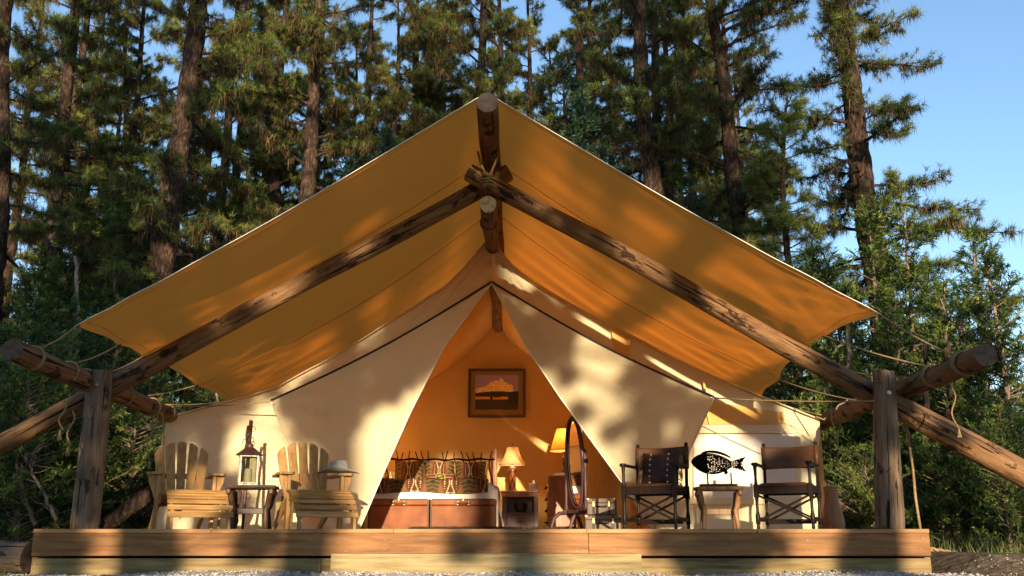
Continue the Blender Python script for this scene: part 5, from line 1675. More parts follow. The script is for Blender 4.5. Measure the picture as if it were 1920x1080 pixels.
# oval cheval mirror
YM = 13.75
mx_ = xat(1079, YM, 1.2)
mzt, mzb = at(1079, 784, YM).z, at(1079, 952, YM).z
mr_ = thing('cheval_mirror', 'tall oval standing mirror in a dark turned wooden frame', 'mirror', (mx_, YM, DZ), math.radians(-66))
hc, hh, hw = (mzt + mzb) / 2 - DZ, (mzt - mzb) / 2, .235
TM = Matrix.Translation((0, 0, hc)) @ Matrix.Rotation(math.radians(3), 4, 'X')
el = lambda a_, k=1.0: Vector((hw * math.cos(a_) * k, 0, hh * math.sin(a_) * (1 - (1 - k) * hw / hh)))
m = MB(); m.tube([el(a_) for a_ in np.linspace(0, 2 * PI, 49)], .033, 10, False, TM); m.part('frame', MT['plum'], mr_, smooth=True)
m = MB(); m.tube([el(a_, .90) + Vector((0, -.012, 0)) for a_ in np.linspace(0, 2 * PI, 49)], .012, 8, False, TM); m.part('inner_moulding', MT['iron'], mr_, smooth=True)
n_ = 48
m = MB(); m.add([el(2 * PI * i / n_, .93) for i in range(n_)], [tuple(range(n_))], TM); m.part('glass', MT['mirror'], mr_)
m = MB(); m.add([el(2 * PI * i / n_, .96) + Vector((0, .014, 0)) for i in range(n_)], [tuple(range(n_))[::-1]], TM); m.part('backing', MT['dwood'], mr_)
for s in (-1, 1):
    x = s * (hw + .055)
    m = MB(); m.lathe([(.026, .30), (.030, .34), (.020, .40), (.024, .60), (.018, .85), (.030, hc - .03), (.030, hc + .05), (.018, hc + .09), (.024, hc + .14), (.010, hc + .17)], 12, Matrix.Translation((x, 0, 0))); m.part('post', MT['plum'], mr_, ang=.7)
    m = MB(); m.lathe([(.012, -.05), (.028, .02), (.034, .035), (.02, .05)], 12, Matrix.Translation((x, 0, hc)) @ Matrix.Rotation(s * PI / 2, 4, 'Y')); m.part('pivot_knob', MT['iron'], mr_, ang=.7)
    m = MB(); m.box((x, 0, .275), (.06, .09, .07), ch=.012); m.part('post_block', MT['plum'], mr_)
    for f in (-1, 1):
        m = MB(); m.tube([Vector((x, f * .02, .26)), Vector((x, f * .12, .25)), Vector((x, f * .20, .18)), Vector((x, f * .235, .08)), Vector((x, f * .25, 0))], [.028, .030, .028, .024, .024], 8); m.part('leg', MT['plum'], mr_, smooth=True)
m = MB(); m.beam((-hw - .05, 0, .27), (hw + .05, 0, .27), .04, .05, ch=.01); m.part('stretcher', MT['plum'], mr_)

# picture on the back wall
YP = 18.28
pc = [at(px, py, YP) for px, py in ((878, 691), (986, 783))]
pxc, pzc = (pc[0].x + pc[1].x) / 2, (pc[0].z + pc[1].z) / 2
pw, ph = pc[1].x - pc[0].x, pc[0].z - pc[1].z
pt = thing('framed_picture', 'framed landscape print with a big golden cloud on the back wall', 'picture', (pxc, YP, pzc - ph / 2))
fw = .055
for nm, c, d in (('frame_side', (-pw / 2 + fw / 2, 0, ph / 2), (fw, .04, ph)), ('frame_side', (pw / 2 - fw / 2, 0, ph / 2), (fw, .04, ph)), ('frame_side', (0, 0, ph - fw / 2), (pw - 2 * fw - .002, .04, fw)), ('frame_side', (0, 0, fw / 2), (pw - 2 * fw - .002, .04, fw))):
    m = MB(); m.box(c, d, ch=.010); m.part(nm, MT['plum'], pt)
m = MB(); quadbox(-pw / 2 + fw, pw / 2 - fw, -.002, .012, fw, ph - fw, .001, m=m); m.part('mat_board', MT['mat_board'], pt)
def paint(u, v):
    n = mnoise.noise(Vector((u * 9, v * 9, 1))) ; n2 = mnoise.noise(Vector((u * 28, v * 28, 5)))
    y = 1 - v
    hor = .52 - .05 * math.sin(u * 3) - (.05 * sstep(.8, 1, u))
    ctop = .38 - .26 * math.exp(-((u - .55) / .27) ** 2) - .05 * n - .05 * n2 - .04 * mnoise.noise(Vector((u * 16, 3, 3))) + (.5 if u > .86 else 0) * (u - .86) * 4
    if y < hor:
        if y > ctop and u < .88 - .05 * n: 
            k = .82 + .30 * n2 + .14 * mnoise.noise(Vector((u * 13, v * 15, 2)))
            return (.95 * k, .66 * k, .26 * k)
        k = .9 + .25 * n2
        return (.36 * k, .27 * k, .46 * k)
    if .63 < y < .70 and u < .76:
        if .34 < u < .40: return (.03, .02, .02)
        if .42 < u < .6 and y < .66: return (.25, .07, .02)
        return (.72 + .1 * n2, .33, .04)
    if y < .63 or (u > .74 and y < .86): k = 1 + .5 * n2; return (.028 * k, .034 * k, .02 * k)
    k = 1 + .55 * n2; return (.065 * k, .042 * k, .032 * k)
mm_ = .14
m = MB(); m.grid(lambda u, v: Vector((-pw / 2 + mm_ + (pw - 2 * mm_) * u, -.006, mm_ + .01 + (ph - 2 * mm_) * v)), 84, 64, colfn=paint); m.part('print', MT['print'], pt, color=True)

# shaggy rug: strands
rg = NM(); rng = np.random.default_rng(9)
x0, x1 = xat(772, 14.3, .5), xat(1080, 14.3, .5)
n_ = 26000
P = np.stack([rng.uniform(x0, x1, n_), rng.uniform(13.9, 15.2, n_), np.full(n_, DZ + .002)], 1)
d = rng.normal(size=(n_, 3)) * .55; d[:, 2] = 1
rg.blades(P, d, rng.uniform(.05, .095, n_), .012, rng.uniform(0, 1, n_), rng)
ro = thing('shag_rug', 'dark brown shaggy rug on the floor before the bed', 'rug', ((x0 + x1) / 2, 14.5, DZ))
me = rg.mesh('pile', MT['shaggy']); o = obj('pile', me, ro); o.matrix_parent_inverse = Matrix.Translation(ro.location).inverted(); o['kind'] = 'stuff'
m = MB(); quadbox(x0, x1, 13.9, 15.2, DZ + .001, DZ + .02, m=m); m.part('backing', MT['dleather'], ro, world=True)

# suitcases
def suitcase(label, px0, px1, py0, py1, Y, z0, rz, dep):
    xa, xb = xat(px0, Y, .6), xat(px1, Y, .6)
    w = (xb - xa) / math.cos(rz) * .98
    h = at(px0, py0, Y).z - at(px0, py1, Y).z
    t = thing('suitcase', label, 'suitcase', ((xa + xb) / 2, Y, z0), rz, 'stacked woven suitcases')
    m = MB(); m.box((0, dep / 2, h * .36), (w, dep, h * .70), ch=.008); m.part('body', MT['woven'], t)
    m = MB(); m.box((0, dep / 2, h * .86), (w + .004, dep + .004, h * .27), ch=.008); m.part('lid', MT['woven'], t)
    for s in (-1, 1):
        m = MB(); m.box((s * (w / 2 - .004), dep / 2, h * .5), (.012, dep + .006, h * .98), ch=.003); m.part('leather_end', MT['bleather'], t)
    for s in (-1, 1):
        m = MB(); m.box((s * w * .27, -.004, h * .5), (.030, .008, h * .99), ch=.002); m.part('strap', MT['dleather'], t)
        m = MB(); m.box((s * w * .27, -.012, h * .62), (.026, .010, .05), ch=.003); m.lathe([(.012, 0), (.008, .008)], 8, Matrix.Translation((s * w * .27, -.015, h * .78)) @ Matrix.Rotation(PI / 2, 4, 'X')); m.part('latch', MT['brass'], t)
        m = MB(); m.box((s * (w / 2 - .012), -.003, h * .955), (.028, .012, .022), ch=.003); m.part('corner_cap', MT['brass'], t)
    m = MB(); m.tube([(-.065, -.006, h * .52), (-.055, -.030, h * .50), (.055, -.030, h * .50), (.065, -.006, h * .52)], .010, 8); m.part('handle', MT['dleather'], t, smooth=True)
    return h
YS = 12.35
h1 = at(1100, 966, YS).z - DZ
suitcase('lower and wider woven suitcase standing on the floor by the flap', 1097, 1165, 966, 966 + h1 / (at(0, 900, YS).z - at(0, 901, YS).z), YS, DZ + .002, -.10, .30)
suitcase('upper and narrower woven suitcase lying on the lower one', 1101, 1155, 934, 965.3, YS + .02, at(1100, 966, YS).z + .004, -.14, .28)

# ------------------------------------------------------------------ trees
def unit(v): return v / (np.linalg.norm(v, axis=-1, keepdims=True) + 1e-9)


def pine(seed, H=24, r0=.36, base=4.5, nl=58, L=3.2, path=None, tuftn=20, moss=1.0, tufts=1.0, nl_len=.20, leaf='needle', dead=8):
    """meshes of one ponderosa-like pine: trunk with limbs, needle tufts, hanging dead needles"""
    rng = np.random.default_rng(seed)
    zz = np.linspace(0, H, 22)
    if path is None:
        a, b, ph = rng.uniform(-.5, .5), rng.uniform(-.4, .4), rng.uniform(0, 6)
        px = a * zz / H * 2 + .10 * np.sin(zz * .45 + ph) * zz / H * 2; py = b * zz / H * 2 + .1 * np.sin(zz * .38 + ph * 2)
    else:
        px = np.interp(zz, path[0], path[1]) + .05 * np.sin(zz * .8 + seed); py = .06 * np.sin(zz * .6 + seed)
    P = np.stack([px, py, zz], 1)
    R = r0 * (1 - zz / H) ** .75 + .02
    R[0] *= 1.25
    tr, cr, ms = NM(), NM(), NM()
    # trunk with ridged bark
    n = 14
    Vt = []
    Pz = np.linspace(0, H, 90)
    Pc = np.stack([np.interp(Pz, zz, px), np.interp(Pz, zz, py), Pz], 1); Rc = np.interp(Pz, zz, R)
    tr.tube(Pc, Rc * (1 + .05 * rng.normal(size=90)), n)
    v = tr.V[0].reshape(90, n, 3)
    v += (v - Pc[:, None, :]) * rng.normal(0, .07, (90, n, 1)).astype(np.float32)
    tr.V[0] = v.reshape(-1, 3)
    tipC, tipD, tipL, mp = [], [], [], []
    for i in range(nl + dead):
        isdead = i >= nl
        t = (i + rng.random()) / nl if not isdead else rng.uniform(-.25, .25)
        z = base + (H - base - .3) * min(1, max(-.9, t) if isdead else t ** .92)
        z = max(1.2, z); tt = max(0, min(1, (z - base) / (H - base)))
        ln = L * (1 - .72 * tt) * rng.uniform(.5, 1.12) * (.6 if isdead else 1)
        az = rng.uniform(0, 2 * PI)
        el = -.12 + .75 * tt + rng.normal() * .16
        s = np.linspace(0, 1, 7)
        waz = az + np.cumsum(rng.normal(0, .16, 7)) - 0
        st_ = ln / 6
        d = np.stack([np.cos(waz), np.sin(waz), np.tan(el) - .35 * s + .75 * s ** 3 + rng.normal(0, .10, 7)], 1)
        B = np.vstack([[np.interp(z, zz, px), np.interp(z, zz, py), z], np.zeros((6, 3))])
        for k in range(1, 7): B[k] = B[k - 1] + d[k - 1] * st_
        rb = (.016 + .014 * ln) * (1 - .82 * s)
        tr.tube(B, rb, 5)
        nt_ = int(ln * (15 if not isdead else 5)) + 2
        sp = rng.uniform(.22, 1, nt_); idx = np.minimum((sp * 6).astype(int), 5); fr = (sp * 6 - idx)[:, None]
        p = B[idx] * (1 - fr) + B[idx + 1] * fr
        tang = unit(B[idx + 1] - B[idx])
        side = unit(np.cross(tang, [0, 0, 1])) * rng.choice([-1, 1], nt_)[:, None]
        td = unit(tang * rng.uniform(.3, 1, (nt_, 1)) + side * rng.uniform(.2, 1, (nt_, 1)) + np.array([0, 0, 1]) * rng.normal(.15, .35, (nt_, 1)))
        tl = rng.uniform(.2, .62, nt_)[:, None] * (1.25 - sp[:, None] * .6) * min(1, .45 + ln * .25)
        q = p + td * tl
        tr.sticks(p, q, .012, .005)
        if not isdead:
            keep = rng.random(nt_) < tufts
            tipC += [q[keep], (p + td * tl * .55)[keep], B[-1:]]; tipD += [td[keep], td[keep], tang[-1:]]; tipL.append(np.full(2 * int(keep.sum()) + 1, rng.normal(0, .17)))
        mp += [p, q, (p + q) / 2]
    C = np.concatenate(tipC); D = np.concatenate(tipD)
    nT = len(C)
    tone = np.clip(rng.normal(.42, .17, nT) + np.concatenate(tipL), 0, 1)
    base_ = np.repeat(C, tuftn, 0)
    dd = np.repeat(D, tuftn, 0) * .75 + np.array([0, 0, .12]) + unit(rng.normal(size=(nT * tuftn, 3))) * 1.0
    cr.blades(base_ + rng.normal(0, .025, base_.shape), dd, nl_len * np.repeat(rng.uniform(.6, 1.3, nT), tuftn) * rng.uniform(.65, 1.15, nT * tuftn), .0135, np.clip(np.repeat(tone, tuftn) + rng.normal(0, .1, nT * tuftn), 0, 1), rng)
    M_ = np.concatenate(mp)
    nm = int(len(M_) * moss)
    sel = rng.integers(0, len(M_), nm)
    k = 5
    b = np.repeat(M_[sel], k, 0) + rng.normal(0, .035, (nm * k, 3))
    dd = np.array([0, 0, -1.0]) + rng.normal(0, .30, (nm * k, 3))
    ms.blades(b, dd, np.repeat(rng.uniform(.5, 1.5, nm), k) * rng.uniform(.10, .34, nm * k), .020, np.clip(np.repeat(rng.normal(.45, .28, nm), k) + rng.normal(0, .1, nm * k), 0, 1), rng)
    return dict(trunk=tr.mesh('trunk', MT['bark'], True), crown=cr.mesh('crown', MT[leaf]), hanging_dead_needles=ms.mesh('hanging_dead_needles', MT['moss']))


def juniper(seed, H=7, r0=.09, R=1.6, nb=120, nf=20, fl=.26, leaf='juniper', bark='lbark', base=.06, conic=.75, up=.5, droop=.2, thick=1.0):
    """conifer with scale sprays: trunk, boughs, feathery fronds"""
    rng = np.random.default_rng(seed)
    tr, cr = NM(), NM()
    zz = np.linspace(0, H, 14)
    px = .10 * np.sin(zz * .8 + seed) + rng.normal(0, .02, 14) * 2; py = .1 * np.sin(zz * .6 + seed * 2)
    tr.tube(np.stack([px, py, zz], 1), r0 * (1 - zz / H) ** .8 + .008, 8)
    O, A, BT = [], [], []
    for i in range(nb):
        t = ((i + rng.random()) / nb) ** 1.05
        z = H * (base + (1 - base) * t * .985)
        ln = R * ((1 - t) ** conic * .95 + .10) * rng.uniform(.45, 1.2)
        az = rng.uniform(0, 2 * PI)
        n = 6
        s = np.linspace(0, 1, n)
        waz = az + np.cumsum(rng.normal(0, .18, n))
        d = np.stack([np.cos(waz), np.sin(waz), up - droop * 2 * s + .5 * s ** 2 + rng.normal(0, .12, n)], 1)
        B = np.vstack([[np.interp(z, zz, px), np.interp(z, zz, py), z], np.zeros((n - 1, 3))])
        for k in range(1, n): B[k] = B[k - 1] + d[k - 1] * ln / (n - 1)
        tr.tube(B, (.008 + .008 * ln) * (1 - .75 * s), 4)
        m = max(3, int(nf * ln / R * 1.3))
        sp = rng.uniform(.25, 1.0, m); idx = np.minimum((sp * (n - 1)).astype(int), n - 2); fr = (sp * (n - 1) - idx)[:, None]
        p = B[idx] * (1 - fr) + B[idx + 1] * fr
        tg = unit(B[idx + 1] - B[idx])
        BT.append(np.full(m, rng.normal(0, .17))); O.append(p); A.append(unit(tg * .6 + rng.normal(0, .5, (m, 3)) + np.array([0, 0, .22])))
    top = np.stack([np.full(8, px[-1]), np.full(8, py[-1]), H - np.linspace(0, .6, 8)], 1)
    BT.append(np.zeros(8)); O.append(top); A.append(unit(rng.normal(0, .35, (8, 3)) + [0, 0, 1]))
    O = np.concatenate(O); A = np.concatenate(A); m = len(O)
    S = unit(np.cross(A, rng.normal(size=(m, 3))))
    L = fl * rng.uniform(.6, 1.3, m)
    tone = np.clip(rng.normal(.36, .15, m) + np.concatenate(BT), 0, 1)
    kk = 10
    f = np.tile(np.linspace(.05, 1, kk), m); sg = np.tile(np.where(np.arange(kk) % 2, 1, -1), m)
    o = np.repeat(O, kk, 0); a = np.repeat(A, kk, 0); s_ = np.repeat(S, kk, 0); l = np.repeat(L, kk)
    b = o + a * (f * l)[:, None]
    dd = a * .75 + s_ * (sg * rng.uniform(.5, 1.1, m * kk))[:, None] + rng.normal(0, .22, (m * kk, 3))
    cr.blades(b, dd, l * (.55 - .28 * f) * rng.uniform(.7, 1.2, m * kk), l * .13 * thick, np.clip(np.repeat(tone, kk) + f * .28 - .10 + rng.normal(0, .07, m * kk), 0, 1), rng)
    return dict(trunk=tr.mesh('trunk', MT[bark], True), crown=cr.mesh('crown', MT[leaf]))


def plant(kind, meshes, loc, label, cat, rot=0, sc=1.0, group=None):
    t = thing(kind, label, cat, loc, rot, group)
    t.scale = (sc,) * 3 if not hasattr(sc, '__len__') else sc
    for k, me in meshes.items(): obj(k, me, t)
    return t


def base_at(px, Y):
    """ground position under a pixel column at depth Y"""
    x = xat(px, Y, 1.0)
    return Vector((x, Y, gz(x, Y)))


def trunk_path(pts, Y):
    """trunk offsets relative to its foot, from pixels up the trunk (top last)"""
    P = [at(px, py, Y) for px, py in pts]
    P.sort(key=lambda p: p.z)
    d0, d1 = P[0], P[-1]
    sl = (d1.x - d0.x) / (d1.z - d0.z)
    foot = Vector((d0.x - sl * d0.z * .8, Y, 0)); foot.z = gz(foot.x, Y)
    zs = [0] + [p.z - foot.z for p in P] + [30]
    xs_ = [0] + [p.x - foot.x for p in P] + [d1.x - foot.x + sl * .5 * (30 - d1.z)]
    return foot, (zs, xs_)


PG = 'tall pines behind the tent'
#       pixels up the trunk                          depth H   r   base nl  L   seed label
pines = [
    ([(8, 60), (-2, 400)],                           23, 24, .26, 6.5, 50, 2.6, 1, 'tall pine cut by the left edge of the view'),
    ([(130, 120), (112, 300), (90, 520)],            29, 26, .30, 7.0, 62, 3.6, 2, 'slim pine with dark limbs near the left edge behind the junipers'),
    ([(372, 0), (345, 240), (300, 500)],             25, 27, .41, 4.5, 84, 4.0, 3, 'thickest pine leaning right above the left roof slope'),
    ([(442, 60), (425, 260), (405, 460)],            32, 25, .24, 6.5, 58, 3.2, 4, 'slim pine just right of the thickest pine'),
    ([(598, 0), (588, 180), (572, 400)],             29, 26, .33, 6.0, 70, 3.8, 5, 'pine with brown hanging needles between the thickest pine and the tent peak'),
    ([(905, 0), (903, 100), (900, 200)],             31, 25, .27, 7.0, 60, 3.4, 6, 'pale trunked pine rising directly behind the tent peak'),
    ([(1195, 0), (1208, 200), (1228, 380)],          27, 26, .36, 7.0, 64, 3.6, 7, 'pine with sunlit trunk patch behind the right roof slope'),
    ([(1250, 120), (1258, 360)],                     34, 24, .24, 8.0, 50, 3.0, 8, 'thin dark pine close behind the sunlit right trunk'),
    ([(1335, 40), (1362, 200), (1388, 420)],         27, 25, .31, 5.5, 72, 3.7, 9, 'pine leaning left over the middle of the right roof slope'),
    ([(1572, 0), (1598, 200), (1640, 480)],          25, 25, .42, 5.6, 96, 3.7, 10, 'big dark pine leaning left against the open blue sky'),
    ([(235, 100), (240, 500)],                       38, 25, .24, 6.0, 62, 3.2, 12, 'back pine seen between the slim left pine and the thickest pine'),
    ([(505, 100), (500, 400)],                       37, 26, .25, 6.0, 66, 3.4, 13, 'back pine filling the gap left of the brown hung pine'),
    ([(1105, 100), (1110, 300)],                     37, 25, .25, 7.0, 62, 3.4, 15, 'back pine right of the tent peak behind the dark firs'),
]
uniq = []
for pts, Y, H, r, bs, nl, L, sd, lab in pines:
    foot, path = trunk_path(pts, Y)
    ms = pine(sd, H, r, bs, nl, L, path, moss=1.1 if sd not in (10,) else .7)
    uniq.append((ms, H))
    plant('pine_tree', ms, foot, lab, 'pine tree', group=PG)
# more of the wood behind: copies of the same trees, turned
back = [(60, 40, 1), (330, 44, 4), (640, 40, 5), (720, 35, 7), (790, 42, 2), (850, 38, 8), (1000, 36, 5), (1045, 44, 4), (1165, 42, 6), (1300, 41, 3), (1405, 39, 8), (1440, 47, 5), (420, 50, 6), (560, 47, 2), (930, 48, 4), (180, 47, 8), (680, 52, 9), (-40, 34, 5), (170, 36, 3), (385, 36, 5), (545, 36, 4), (665, 33, 3), (820, 38, 4), (960, 37, 8), (1135, 33, 9), (1265, 36, 4), (1340, 37, 3), (1390, 33, 8), (100, 36, 8), (30, 33, 5), (475, 33, 9), (275, 34, 4), (740, 38, 9)]
backlab = ['at the far left behind the slim pine', 'just left of the thickest pine trunk', 'right of the brown hung pine', 'midway between brown hung pine and tent peak', 'left of the pale trunk behind the peak', 'close left of the pale trunk behind the peak', 'close right of the pale trunk behind the peak',
           'above the nearest dark fir', 'left of the sunlit right trunk', 'right of the sunlit right trunk', 'over the right roof edge beside the left leaning pine', 'behind the young pale green pine', 'in the gap right of the thickest pine', 'close left of the brown hung pine', 'straight behind the pale trunk', 'between the slim left pine and the thickest pine', 'above the left dark firs', 'cut off by the left edge', 'behind the slim left pine at the upper left', 'behind the limbs of the thickest pine', 'touching the left side of the brown hung trunk', 'nearest in the gap right of the brown hung pine', 'showing over the middle of the left roof slope', 'showing just right of the tent peak', 'leaning behind the dark fir right of the peak', 'behind the thin dark pine at right', 'between the thin dark pine and left leaning pine', 'nearest behind the left leaning pine', 'behind the left roof corner junipers', 'in the gap just inside the left edge', 'nearest in the gap left of the brown hung pine', 'nearest in the gap left of the thickest pine', 'faint in the gap above the left dark firs']
for k, (px, Y, u) in enumerate(back):
    ms, H = uniq[u]
    plant('pine_tree', ms, base_at(px, Y), 'pine deep in the wood ' + backlab[k], 'pine tree', rot=1.3 * k + .4, sc=RN.uniform(.86, 1.04), group='pines deep in the wood')
# the young sunlit pine at right and its neighbour
my = pine(40, 16, .15, 1.6, 100, 2.3, None, moss=.10, leaf='needle_y', tuftn=14, nl_len=.24, dead=0)
plant('pine_tree', my, base_at(1503, 23.6), 'young pale green pine in full sun left of the big dark pine', 'pine tree', sc=(.98, .98, .72))
plant('pine_tree', my, base_at(1452, 31), 'second young pine in sun behind the right roof edge', 'pine tree', rot=2.0, sc=.86)

# firs above the roof slopes
ff = [juniper(50, 11.5, .14, 2.5, 170, 26, .30, 'fir', 'bark', .1, .8, .05, .12, 1.1), juniper(51, 10.5, .13, 2.3, 150, 26, .30, 'fir', 'bark', .1, .8, .05, .12, 1.1)]
for px, Y, k, rot, sc, lab in ((1062, 22.5, 0, 0, 1.06, 'dense dark fir just behind the roof right of the peak'), (1150, 24, 1, 1, 1.0, 'dark fir behind the roof between the nearest fir and the sunlit trunk'),
                               (715, 23, 1, 2.2, .98, 'dark fir behind the middle of the left roof slope'), (640, 25, 0, 3.9, .92, 'lower dark fir left of the other fir above the left roof slope'), (1320, 26, 0, 5, .84, 'small dark fir at the foot of the left leaning pine')):
    plant('fir_tree', ff[k], base_at(px, Y), lab, 'fir tree', rot, sc, 'dark firs behind the roof')

# junipers either side of the tent
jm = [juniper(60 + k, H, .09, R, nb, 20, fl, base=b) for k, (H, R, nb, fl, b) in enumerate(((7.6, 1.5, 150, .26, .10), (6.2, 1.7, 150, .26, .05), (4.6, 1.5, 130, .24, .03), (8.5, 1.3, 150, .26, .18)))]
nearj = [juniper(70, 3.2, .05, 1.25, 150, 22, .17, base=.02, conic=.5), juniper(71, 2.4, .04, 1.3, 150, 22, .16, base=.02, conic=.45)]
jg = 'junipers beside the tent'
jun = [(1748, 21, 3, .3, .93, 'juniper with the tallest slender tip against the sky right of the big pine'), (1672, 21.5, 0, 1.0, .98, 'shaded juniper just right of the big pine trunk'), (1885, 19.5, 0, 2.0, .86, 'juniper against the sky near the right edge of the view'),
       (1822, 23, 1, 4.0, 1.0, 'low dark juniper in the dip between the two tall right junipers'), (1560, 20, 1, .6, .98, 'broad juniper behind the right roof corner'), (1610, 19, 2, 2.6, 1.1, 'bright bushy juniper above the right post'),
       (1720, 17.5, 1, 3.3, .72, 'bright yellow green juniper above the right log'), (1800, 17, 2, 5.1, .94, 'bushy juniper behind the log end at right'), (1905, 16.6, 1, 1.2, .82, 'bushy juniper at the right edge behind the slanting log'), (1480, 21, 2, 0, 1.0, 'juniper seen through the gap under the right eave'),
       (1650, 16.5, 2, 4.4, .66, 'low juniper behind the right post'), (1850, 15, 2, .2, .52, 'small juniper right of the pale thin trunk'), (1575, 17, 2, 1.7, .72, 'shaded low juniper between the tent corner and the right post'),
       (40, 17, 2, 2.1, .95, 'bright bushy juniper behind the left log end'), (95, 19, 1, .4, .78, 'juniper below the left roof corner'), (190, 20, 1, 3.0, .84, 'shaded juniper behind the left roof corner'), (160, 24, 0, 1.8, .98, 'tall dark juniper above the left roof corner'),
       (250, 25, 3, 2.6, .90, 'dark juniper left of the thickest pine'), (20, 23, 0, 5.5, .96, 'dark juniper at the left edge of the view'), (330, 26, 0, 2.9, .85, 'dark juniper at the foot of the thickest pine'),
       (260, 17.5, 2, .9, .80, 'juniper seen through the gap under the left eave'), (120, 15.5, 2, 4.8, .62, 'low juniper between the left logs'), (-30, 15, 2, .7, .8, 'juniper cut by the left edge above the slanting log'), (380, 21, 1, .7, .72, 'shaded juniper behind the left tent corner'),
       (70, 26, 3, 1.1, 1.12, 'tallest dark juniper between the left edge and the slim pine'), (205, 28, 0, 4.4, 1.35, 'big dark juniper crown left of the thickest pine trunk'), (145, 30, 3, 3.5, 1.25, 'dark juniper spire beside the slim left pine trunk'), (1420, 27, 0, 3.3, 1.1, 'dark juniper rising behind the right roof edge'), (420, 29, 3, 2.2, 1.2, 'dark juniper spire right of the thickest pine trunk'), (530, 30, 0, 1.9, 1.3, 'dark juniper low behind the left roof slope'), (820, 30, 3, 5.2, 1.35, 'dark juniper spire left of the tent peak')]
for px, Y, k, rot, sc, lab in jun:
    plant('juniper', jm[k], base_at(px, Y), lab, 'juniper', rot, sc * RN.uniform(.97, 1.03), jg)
for px, Y, k, rot, sc, lab in ((25, 13.2, 0, .3, .85, 'near low juniper under the left slanting log'), (105, 14.2, 1, 1.5, .95, 'near juniper bush with bare twigs left of the left post'), (230, 14.6, 1, 2.2, .85, 'dark juniper bush between the left post and the teak chair'),
                               (1630, 14.6, 1, 3.2, .6, 'small juniper bush behind the fallen log'), (1770, 15.2, 1, 4.2, .72, 'low juniper bush among the dark thin stems'), (1890, 13.6, 0, .9, .62, 'near juniper bush under the right slanting log')):
    plant('juniper_bush', nearj[k], base_at(px, Y), lab, 'juniper bush', rot, sc, 'low juniper bushes')

# thin trunks at right
def thin(label, pts, Y, r, mk, seed, grp='thin stems right of the tent'):
    P = [at(px, py, Y) for px, py in pts]
    P[0].z = gz(P[0].x, Y) - .05
    n = 26; rr = random.Random(seed)
    path = [along(P, i / n) + Vector((rr.uniform(-.3, .3) * r, rr.uniform(-.3, .3) * r, 0)) for i in range(n + 1)]
    t = thing('thin_tree', label, 'tree', P[0], 0, grp)
    m = MB(); m.tube(path, [r * (1 - .6 * i / n) * rr.uniform(.9, 1.12) for i in range(n + 1)], 10); m.part('trunk', MT[mk], t, smooth=True, world=True)
    m = MB()
    for k in range(12):
        p = path[rr.randrange(4, n)]; a_ = rr.uniform(0, 6.28); L = rr.uniform(.25, .8)
        q = p + Vector((math.cos(a_) * L, math.sin(a_) * L * .5, rr.uniform(-.1, .3)))
        m.tube([p, p.lerp(q, .5) + Vector((0, 0, rr.uniform(-.06, .06))), q], [r * .18, r * .12, .004], 4)
    m.part('bare_twigs', MT[mk], t, smooth=True, world=True, kind='stuff')
    return t
thin('pale flaky barked thin tree standing in sun under the right log', [(1832, 1035), (1822, 880), (1812, 760), (1803, 640), (1800, 590)], 17.5, .15, 'lbark', 1)
thin('dark thin stem nearest the right post', [(1752, 1035), (1742, 870), (1735, 720), (1735, 640)], 15.5, .07, 'bark', 2)
thin('dark thin stem midway between right post and pale trunk', [(1778, 1035), (1776, 870), (1782, 720), (1778, 640)], 16.5, .085, 'bark', 3)
thin('slim dark stem rising behind the right post', [(1700, 1030), (1702, 870), (1710, 700), (1705, 600)], 18, .08, 'bark', 4)
thin('pale thin stem behind the right eave ropes', [(1605, 1030), (1600, 850), (1592, 700), (1590, 560)], 18.5, .09, 'lbark', 5)
thin('thin pale trunk of a juniper rising above the left log', [(150, 1030), (148, 800), (146, 600), (142, 480)], 19.5, .08, 'lbark', 6, None)

# bare branches at lower left
for k, (pts, Y, lab) in enumerate(([[(66, 985), (45, 930), (30, 880), (34, 850)], 13.0, 'bare bent branch in the bushes at lower left'], [[(108, 980), (84, 930), (62, 890), (48, 850)], 12.8, 'longer bare branch leaning in front of the left bushes'], [[(200, 985), (240, 955), (285, 925)], 13.4, 'fallen mossy trunk behind the left teak chair'])):
    P = [at(a_, b_, Y) for a_, b_ in pts]; rr = random.Random(k)
    path = [along(P, i / 14) + Vector((rr.uniform(-.02, .02), 0, rr.uniform(-.02, .02))) for i in range(15)]
    R_ = .03 if k < 2 else .11
    m = MB(); m.tube(path, [R_ * (1 - .6 * i / 14) if k < 2 else R_ for i in range(15)], 8)
    for j in range(22 if k < 2 else 4):
        p = path[rr.randrange(2, 15)]; a_ = rr.uniform(0, 6.28); L = rr.uniform(.12, .42)
        q = p + Vector((math.cos(a_) * L, math.sin(a_) * L * .4, rr.uniform(-.1, .3)))
        m.tube([p, p.lerp(q, .5) + Vector((0, 0, rr.uniform(-.04, .04))), q], [.010, .007, .003], 4)
    m.top('bare_branch' if k < 2 else 'fallen_log', MT['lbark'] if k < 2 else MT['bark'], lab, 'branch' if k < 2 else 'log', P[0], smooth=True)

